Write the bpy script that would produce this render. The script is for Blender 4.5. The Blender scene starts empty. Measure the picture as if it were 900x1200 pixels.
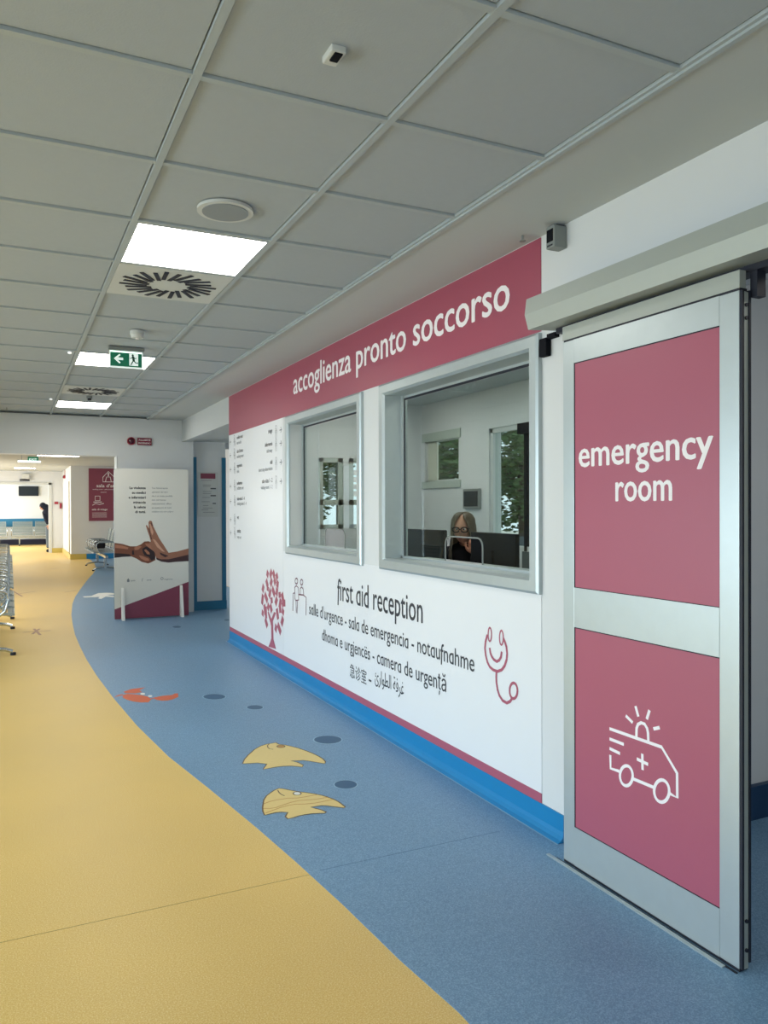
import bpy, bmesh, math, json, random
from mathutils import Vector, Matrix
random.seed(7)
S = bpy.context.scene
COL = S.collection
PI = math.pi

# ---------------- camera, world, light, exposure ----------------
cam_d = bpy.data.cameras.new('camera'); cam = bpy.data.objects.new('camera', cam_d); COL.objects.link(cam)
YAW, PITCH, ROLL = .4483, -.0057, -.0027
Fv = Vector((math.sin(YAW)*math.cos(PITCH), math.cos(YAW)*math.cos(PITCH), math.sin(PITCH)))
Rv = Vector((math.cos(YAW), -math.sin(YAW), 0)); Uv = Rv.cross(Fv)
R2 = Rv*math.cos(ROLL)+Uv*math.sin(ROLL); U2 = -Rv*math.sin(ROLL)+Uv*math.cos(ROLL)
mw = Matrix((R2, U2, -Fv)).transposed().to_4x4(); mw.translation = Vector((0, 0, 1.44))
cam.matrix_world = mw
cam_d.sensor_fit = 'VERTICAL'; cam_d.sensor_height = 36.0; cam_d.lens = 911/1200*36; cam_d.clip_start = .05; cam_d.clip_end = 200
S.camera = cam
S.view_settings.view_transform = 'Standard'; S.view_settings.look = 'None'; S.view_settings.gamma = 1
S.view_settings.use_curve_mapping = False; S.view_settings.exposure = 0.02

w = bpy.data.worlds.new('sky'); S.world = w; w.use_nodes = True
nt = w.node_tree; nt.nodes.clear()
out = nt.nodes.new('ShaderNodeOutputWorld'); bg = nt.nodes.new('ShaderNodeBackground')
bg.inputs[0].default_value = (.80, .90, 1.0, 1); bg.inputs[1].default_value = 1.3
nt.links.new(bg.outputs[0], out.inputs[0])

def area(name, loc, rot, sx, sy, power, col, spread=180):
    d = bpy.data.lights.new(name, 'AREA'); d.shape = 'RECTANGLE'; d.size = sx; d.size_y = sy; d.energy = power; d.color = col
    d.spread = math.radians(spread)
    o = bpy.data.objects.new(name, d); COL.objects.link(o); o.location = loc; o.rotation_euler = rot
    return o
DAY = (.78, .90, 1.0)
area('daylight_window_left', (-3.88, 4.0, 1.15), (0, -PI/2+.36, 0), 1.5, 9.2, 195, DAY, 125)
area('rear_fill', (0.0, -2.86, 1.3), (PI/2, 0, 0), 3.0, 1.8, 35, DAY)  # lamp added before the closed rear wall; no window is built there
area('hall_fill', (-2.55, 12.3, 1.3), (0, -PI/2, 0), 1.6, 1.8, 140, (1, .98, .95))  # added lamp against the solid hall wall, set out of view
area('hall_far_fill', (-2.55, 24.0, 1.4), (0, -PI/2, 0), 1.6, 4.6, 200, (1, .98, .95))  # second lamp added to brighten the hall, no window behind it
area('waiting_room_fill', (-2.5, 31.0, 1.5), (0, -PI/2, 0), 1.8, 5.0, 320, (.95, .98, 1))  # added lamp to lift the dark waiting room; its wall is solid

# ---------------- materials ----------------
def lin(c):
    return tuple(((v/255)/12.92 if v/255 <= .04045 else ((v/255+.055)/1.055)**2.4) for v in c)
MATS = {}
def mat(name, rgb, rough=.6, metal=0., var=.03, scale=6., bump=0., bscale=80., spec=.5, emit=0., coat=0.):
    if name in MATS: return MATS[name]
    m = bpy.data.materials.new(name); m.use_nodes = True; MATS[name] = m
    n = m.node_tree.nodes; l = m.node_tree.links; b = n['Principled BSDF']
    c = lin(rgb)
    tc = n.new('ShaderNodeTexCoord'); nz = n.new('ShaderNodeTexNoise'); nz.inputs['Scale'].default_value = scale; nz.inputs['Detail'].default_value = 5
    l.new(tc.outputs['Object'], nz.inputs['Vector'])
    mx = n.new('ShaderNodeMix'); mx.data_type = 'RGBA'
    mx.inputs[6].default_value = (*[v*(1-var) for v in c], 1); mx.inputs[7].default_value = (*[min(1, v*(1+var)) for v in c], 1)
    l.new(nz.outputs['Fac'], mx.inputs[0]); l.new(mx.outputs[2], b.inputs['Base Color'])
    b.inputs['Roughness'].default_value = rough; b.inputs['Metallic'].default_value = metal
    b.inputs['Specular IOR Level'].default_value = spec
    if coat: b.inputs['Coat Weight'].default_value = coat; b.inputs['Coat Roughness'].default_value = .15
    if bump:
        n2 = n.new('ShaderNodeTexNoise'); n2.inputs['Scale'].default_value = bscale; n2.inputs['Detail'].default_value = 4
        l.new(tc.outputs['Object'], n2.inputs['Vector'])
        bp = n.new('ShaderNodeBump'); bp.inputs['Strength'].default_value = bump; bp.inputs['Distance'].default_value = .002
        l.new(n2.outputs['Fac'], bp.inputs['Height']); l.new(bp.outputs[0], b.inputs['Normal'])
    if emit:
        b.inputs['Emission Color'].default_value = (*c, 1); b.inputs['Emission Strength'].default_value = emit
    return m
def vinyl(name, c1, c2, c3, rough=.42):
    m = bpy.data.materials.new(name); m.use_nodes = True; MATS[name] = m
    n = m.node_tree.nodes; l = m.node_tree.links; b = n['Principled BSDF']
    tc = n.new('ShaderNodeTexCoord')
    v = n.new('ShaderNodeTexNoise'); v.inputs['Scale'].default_value = 230; v.inputs['Detail'].default_value = 2
    l.new(tc.outputs['Object'], v.inputs['Vector'])
    r = n.new('ShaderNodeValToRGB'); l.new(v.outputs['Fac'], r.inputs[0])
    e = r.color_ramp.elements; e[0].position = .36; e[0].color = (*lin(c1), 1); e[1].position = .52; e[1].color = (*lin(c2), 1)
    k = e.new(.68); k.color = (*lin(c3), 1)
    big = n.new('ShaderNodeTexNoise'); big.inputs['Scale'].default_value = 1.1; big.inputs['Detail'].default_value = 6
    l.new(tc.outputs['Object'], big.inputs['Vector'])
    mr = n.new('ShaderNodeMapRange'); mr.inputs[1].default_value = .3; mr.inputs[2].default_value = .7; mr.inputs[3].default_value = .95; mr.inputs[4].default_value = 1.04
    l.new(big.outputs['Fac'], mr.inputs[0])
    mu = n.new('ShaderNodeVectorMath'); mu.operation = 'SCALE'; l.new(r.outputs[0], mu.inputs[0]); l.new(mr.outputs[0], mu.inputs['Scale'])
    l.new(mu.outputs[0], b.inputs['Base Color'])
    rr = n.new('ShaderNodeMapRange'); rr.inputs[3].default_value = rough-.06; rr.inputs[4].default_value = rough+.08
    l.new(big.outputs['Fac'], rr.inputs[0]); l.new(rr.outputs[0], b.inputs['Roughness'])
    bp = n.new('ShaderNodeBump'); bp.inputs['Strength'].default_value = .12; bp.inputs['Distance'].default_value = .001
    l.new(v.outputs['Fac'], bp.inputs['Height']); l.new(bp.outputs[0], b.inputs['Normal'])
    return m
def glassmat():
    m = bpy.data.materials.new('window_glass'); m.use_nodes = True; MATS['glass'] = m
    n = m.node_tree.nodes; l = m.node_tree.links; n.clear()
    o = n.new('ShaderNodeOutputMaterial'); mx = n.new('ShaderNodeMixShader'); tr = n.new('ShaderNodeBsdfTransparent'); gl = n.new('ShaderNodeBsdfGlossy')
    tr.inputs[0].default_value = (.90, .95, .93, 1); gl.inputs['Roughness'].default_value = .01
    fr = n.new('ShaderNodeFresnel'); ge = n.new('ShaderNodeNewGeometry'); mp = n.new('ShaderNodeMapRange')
    mp.inputs[3].default_value = 1.3; mp.inputs[4].default_value = 1/1.3; l.new(ge.outputs['Backfacing'], mp.inputs[0]); l.new(mp.outputs[0], fr.inputs[0])   # same reflectance from both sides of the pane
    l.new(fr.outputs[0], mx.inputs[0]); l.new(tr.outputs[0], mx.inputs[1]); l.new(gl.outputs[0], mx.inputs[2]); l.new(mx.outputs[0], o.inputs[0])
    return m
glassmat()
YEL = vinyl('yellow_vinyl', (222, 180, 92), (233, 197, 114), (244, 218, 152))
BLU = vinyl('blue_vinyl', (98, 136, 170), (114, 153, 186), (136, 172, 202))
M = dict(
 wall=mat('white_wall_paint', (212, 215, 216), .7, bump=.08, bscale=220, var=.015),
 film=mat('white_wall_film', (226, 229, 232), .38, var=.01),
 tile=mat('mineral_ceiling_tile', (168, 177, 184), .85, bump=.25, bscale=160, var=.03, scale=30),
 bar=mat('ceiling_grid_steel', (168, 178, 182), .5, var=.02),
 ceil=mat('smooth_ceiling_plaster', (184, 190, 191), .8, bump=.05, var=.015),
 roseb=mat('rose_fascia_film', (158, 74, 94), .40, var=.02),
 rose=mat('dusty_rose_film', (168, 86, 108), .40, var=.02),
 rosed=mat('dark_rose_print', (132, 60, 82), .45, var=.02),
 whitep=mat('white_lettering', (240, 236, 238), .5, var=0),
 ink=mat('dark_grey_lettering', (50, 54, 62), .5, var=0),
 ink2=mat('mid_grey_lettering', (128, 134, 140), .5, var=0),
 alu=mat('brushed_aluminium', (186, 196, 198), .38, metal=.55, var=.04, scale=20),
 alu2=mat('anodised_aluminium', (168, 174, 168), .5, metal=.25, var=.03, scale=12),
 dark=mat('black_rubber', (18, 22, 38), .55, var=.1),
 skirt=mat('blue_skirting', (12, 124, 180), .4, var=.03),
 skirtd=mat('petrol_blue_trim', (30, 108, 144), .45, var=.03),
 skirty=mat('yellow_skirting', (196, 176, 92), .45, var=.03),
 steel=mat('chromed_steel', (190, 198, 202), .22, metal=.9, var=.04),
 steelp=mat('perforated_steel_sheet', (150, 164, 168), .32, metal=.75, var=.05),
 plast=mat('light_grey_plastic', (200, 204, 202), .5, var=.02),
 plastd=mat('mid_grey_plastic', (128, 134, 132), .5, var=.03),
 black=mat('black_plastic', (8, 11, 20), .7, spec=.15, var=.1),
 screen=mat('screen_glass', (12, 24, 34), .15, var=.1),
 green=mat('exit_sign_green', (10, 110, 80), .4, var=0, emit=.25),
 green_w=mat('exit_sign_white', (225, 240, 235), .4, var=0, emit=.6),
 lamp=mat('lit_ceiling_panel', (255, 250, 242), .5, var=0, emit=12.0),
 lamps=mat('lit_strip', (220, 255, 240), .5, var=0, emit=2.0),
 board=mat('foamboard_print', (226, 225, 217), .5, var=.01),
 boarde=mat('foamboard_edge', (120, 134, 146), .6),
 fish=mat('yellow_inlay', (234, 208, 136), .5, var=.05, scale=60),
 fishl=mat('brown_inlay_line', (110, 84, 50), .5),
 fisho=mat('orange_inlay_line', (196, 140, 60), .5),
 orange=mat('orange_inlay', (212, 98, 56), .5, var=.04),
 spot=mat('dark_blue_inlay', (48, 92, 128), .5, var=.04),
 ringb=mat('pale_blue_inlay', (150, 186, 208), .5),
 pstar=mat('pink_inlay_line', (176, 130, 100), .5),
 skinl=mat('light_skin', (206, 150, 124), .5, var=.06, scale=14),
 printA=mat('print_brown', (122, 72, 52), .5, var=.15, scale=14), printAd=mat('print_dark_brown', (40, 24, 30), .5, var=.2, scale=20), printAl=mat('print_light_brown', (176, 118, 92), .5, var=.12, scale=20),
 printB=mat('print_tan', (158, 108, 86), .5, var=.12, scale=14), printBd=mat('print_deep_tan', (66, 40, 44), .5, var=.2, scale=20), printBl=mat('print_pale_tan', (208, 160, 134), .5, var=.1, scale=20),
 hair=mat('grey_blonde_hair', (120, 108, 90), .45, var=.35, scale=30),
 cloth=mat('black_knit', (20, 18, 24), .85, var=.2, scale=40, bump=.3),
 clothn=mat('navy_cloth', (16, 24, 44), .85, var=.2, scale=40),
 trous=mat('grey_trousers', (100, 112, 122), .85, var=.1),
 desk=mat('pale_beech_laminate', (206, 196, 170), .45, var=.04, scale=8),
 paper=mat('white_paper', (238, 238, 234), .7, var=.01),
 leaf=mat('tree_leaf', (88, 116, 66), .7, var=.4, scale=3), bark=mat('tree_bark', (84, 68, 54), .9, var=.2, bump=.5, bscale=30),
 conc=mat('pale_paving', (206, 200, 188), .9, var=.06, scale=2), hedge=mat('dark_wall', (74, 84, 92), .9, var=.1),
 blind=mat('cream_blind', (200, 204, 190), .7), frost=mat('pale_panel', (176, 186, 178), .5, var=.04),
 red=mat('red_plastic', (150, 20, 48), .4, var=.05), lens=mat('dark_lens', (30, 20, 26), .2),
 speaker=mat('grey_speaker_mesh', (140, 148, 154), .7, bump=.6, bscale=400))

# ---------------- mesh helpers ----------------
class MB:
    def __init__(s): s.bm = bmesh.new(); s.k = 0
    def box(s, x0, x1, y0, y1, z0, z1, bev=0):
        r = bmesh.ops.create_cube(s.bm, size=1); vs = r['verts']
        for v in vs:
            v.co = Vector((x0 if v.co.x < 0 else x1, y0 if v.co.y < 0 else y1, z0 if v.co.z < 0 else z1))
        if bev:
            es = list({e for v in vs for e in v.link_edges})
            bmesh.ops.bevel(s.bm, geom=es, offset=bev, segments=2, affect='EDGES', profile=.5)
        return s
    def prism(s, pts, h, org=(0, 0, 0), u=(1, 0, 0), v=(0, 1, 0), n=(0, 0, 1)):
        """polygon pts in the (u, v) plane pushed h along n"""
        o, u, v, n = Vector(org), Vector(u), Vector(v), Vector(n)
        a = [s.bm.verts.new(o+u*p[0]+v*p[1]) for p in pts]
        if h == 0:
            s.bm.faces.new(a); return s
        b = [s.bm.verts.new(o+u*p[0]+v*p[1]+n*h) for p in pts]
        s.bm.faces.new(a); s.bm.faces.new(b[::-1])
        k = len(a)
        for i in range(k): s.bm.faces.new((a[i], b[i], b[(i+1) % k], a[(i+1) % k]))
        return s
    def cyl(s, c, r, h, seg=20, axis='Z', r2=None):
        rot = {'Z': Matrix.Identity(4), 'X': Matrix.Rotation(PI/2, 4, 'Y'), 'Y': Matrix.Rotation(-PI/2, 4, 'X')}[axis]
        bmesh.ops.create_cone(s.bm, cap_ends=True, segments=seg, radius1=r, radius2=r if r2 is None else r2, depth=h,
                              matrix=Matrix.Translation(Vector(c)) @ rot)
        return s
    def sph(s, c, r, sc=(1, 1, 1), seg=16):
        bmesh.ops.create_uvsphere(s.bm, u_segments=seg, v_segments=seg//2+2, radius=r,
                                  matrix=Matrix.Translation(Vector(c)) @ Matrix.Diagonal((*sc, 1)))
        return s
    def tube(s, pts, r, seg=8, closed=False):
        pts = [Vector(p) for p in pts]; n = len(pts); rings = []
        rr = r if isinstance(r, (list, tuple)) else [r]*n
        up = None
        for i, p in enumerate(pts):
            t = (pts[(i+1) % n]-pts[i-1]) if closed else (pts[min(i+1, n-1)]-pts[max(i-1, 0)])
            t.normalize()
            if up is None:
                up = Vector((0, 0, 1)) if abs(t.z) < .9 else Vector((1, 0, 0))
            a = t.cross(up).normalized(); b = a.cross(t).normalized(); up = b
            rings.append([s.bm.verts.new(p+(a*math.cos(2*PI*k/seg)+b*math.sin(2*PI*k/seg))*rr[i]) for k in range(seg)])
        m = n if closed else n-1
        for i in range(m):
            A, B = rings[i], rings[(i+1) % n]
            for k in range(seg): s.bm.faces.new((A[k], A[(k+1) % seg], B[(k+1) % seg], B[k]))
        if not closed: s.bm.faces.new(rings[0]); s.bm.faces.new(rings[-1][::-1])
        return s
    def stroke(s, pts, wd, org=(0, 0, 0), u=(1, 0, 0), v=(0, 1, 0), cap=True):
        """flat ribbon of width wd along 2-D pts"""
        u, v = Vector(u), Vector(v); o = Vector(org)+u.cross(v)*(2e-5*s.k); s.k += 1
        P = [Vector((p[0], p[1])) for p in pts]; L, R = [], []
        for i, p in enumerate(P):
            t = (P[min(i+1, len(P)-1)]-P[max(i-1, 0)])
            if (P[0]-P[-1]).length < 1e-5 and i in (0, len(P)-1): t = P[1]-P[-2]
            if t.length < 1e-9: t = Vector((1, 0))
            t.normalize(); nn = Vector((-t.y, t.x))*wd/2
            if cap and i == 0 and (P[0]-P[-1]).length > 1e-5: p = p-t*wd*.4
            if cap and i == len(P)-1 and (P[0]-P[-1]).length > 1e-5: p = p+t*wd*.4
            L.append(s.bm.verts.new(o+u*(p+nn).x+v*(p+nn).y)); R.append(s.bm.verts.new(o+u*(p-nn).x+v*(p-nn).y))
        for i in range(len(P)-1): s.bm.faces.new((L[i], R[i], R[i+1], L[i+1]))
        return s
    def mesh(s, name, m):
        bmesh.ops.recalc_face_normals(s.bm, faces=s.bm.faces)
        me = bpy.data.meshes.new(name); s.bm.to_mesh(me); s.bm.free(); me.materials.append(m); return me
    def build(s, name, m, parent=None, loc=None, smooth=False):
        me = s.mesh(name, m)
        if smooth:
            for p in me.polygons: p.use_smooth = True
        return link(name, me, parent, loc)
def link(name, me, parent=None, loc=None):
    o = bpy.data.objects.new(name, me); COL.objects.link(o)
    if parent:
        o.parent = parent
        o.matrix_parent_inverse = world(parent).inverted() if loc is None else Matrix.Identity(4)
    if loc: o.location = loc
    return o
def world(o):
    m = Matrix.LocRotScale(o.location, o.rotation_euler, o.scale)
    return (world(o.parent) @ o.matrix_parent_inverse @ m) if o.parent else m
def tag(o, label, cat, group=None):
    o['label'] = label; o['category'] = cat
    if group: o['group'] = group
    return o
def empty(name, loc, label, cat, group=None, rz=0):
    o = bpy.data.objects.new(name, None); COL.objects.link(o); o.location = loc; o.rotation_euler = (0, 0, rz); o.empty_display_size = .1
    return tag(o, label, cat, group)
def struct(o): o['kind'] = 'structure'; return o
def lab(o, t): o['label'] = t; return o
def kids(o): return [c for c in bpy.data.objects if c.parent == o]
def copy_tree(o, parent=None):
    c = o.copy(); COL.objects.link(c)
    if parent: c.parent = parent
    for ch in kids(o): copy_tree(ch, c)
    return c

# lettering: text turned to a flat mesh and fitted to a width; '@' stands for a one-storey a, '~' for an f with a tail
def text_mesh(txt):
    cu = bpy.data.curves.new('t', 'FONT'); cu.body = txt; cu.size = 1; cu.resolution_u = 3
    to = bpy.data.objects.new('t', cu); COL.objects.link(to)
    dg = bpy.context.evaluated_depsgraph_get(); me = bpy.data.meshes.new_from_object(to.evaluated_get(dg))
    bpy.data.objects.remove(to); bpy.data.curves.remove(cu)
    return me
def lettering(txt, org, right, up, width=None, em=.1, m=None, parent=None, bold=0., align='L', name='lettering'):
    body = txt.replace('@', 'q').replace('~', 'f')
    me = text_mesh(body); bm = bmesh.new(); bm.from_mesh(me); bpy.data.meshes.remove(me)
    for i, ch in enumerate(txt):
        if ch not in '@~': continue
        pm = text_mesh(body[:i+1]); xr = max(v.co.x for v in pm.vertices); bpy.data.meshes.remove(pm)
        seed = min(bm.verts, key=lambda v: abs(v.co.x-xr)+(0 if v.co.y > 0 else .02)+(.0 if ch == '@' else (0 if v.co.y > .4 else .05)))
        isl, st = {seed}, [seed]
        while st:
            v = st.pop()
            for e in v.link_edges:
                o2 = e.other_vert(v)
                if o2 not in isl: isl.add(o2); st.append(o2)
        if ch == '@':
            fs = {f for v in isl for f in v.link_faces}; es = {e for v in isl for e in v.link_edges}
            bmesh.ops.bisect_plane(bm, geom=list(isl)+list(fs)+list(es), plane_co=(0, 0, 0), plane_no=(0, 1, 0), clear_inner=True)
        else:
            for v in isl:
                if v.co.y < .02: v.co.y -= .17; v.co.x -= .045
    if bold:
        base = bm.copy(); src = [[(v.co.x, v.co.y) for v in f.verts] for f in base.faces]; base.free()
        for k, (dx, dy) in enumerate(((-1, 0), (1, 0), (0, .6), (0, -.6))):
            for f in src: bm.faces.new([bm.verts.new((x+dx*bold, y+dy*bold, 1e-5*(k+1)/1)) for x, y in f])
    me = bpy.data.meshes.new(name); bm.to_mesh(me); bm.free()
    xs = [v.co.x for v in me.vertices]
    x0, x1 = min(xs), max(xs)
    sx = width/(x1-x0) if width else em
    W = (x1-x0)*sx
    off = {'L': 0, 'R': -W, 'C': -W/2}[align]
    r, u, o = Vector(right), Vector(up), Vector(org); nn = r.cross(u)
    for v in me.vertices:
        v.co = o+r*((v.co.x-x0)*sx+off)+u*(v.co.y*em)+nn*v.co.z*5
    me.materials.append(m)
    return link(name, me, parent)

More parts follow.
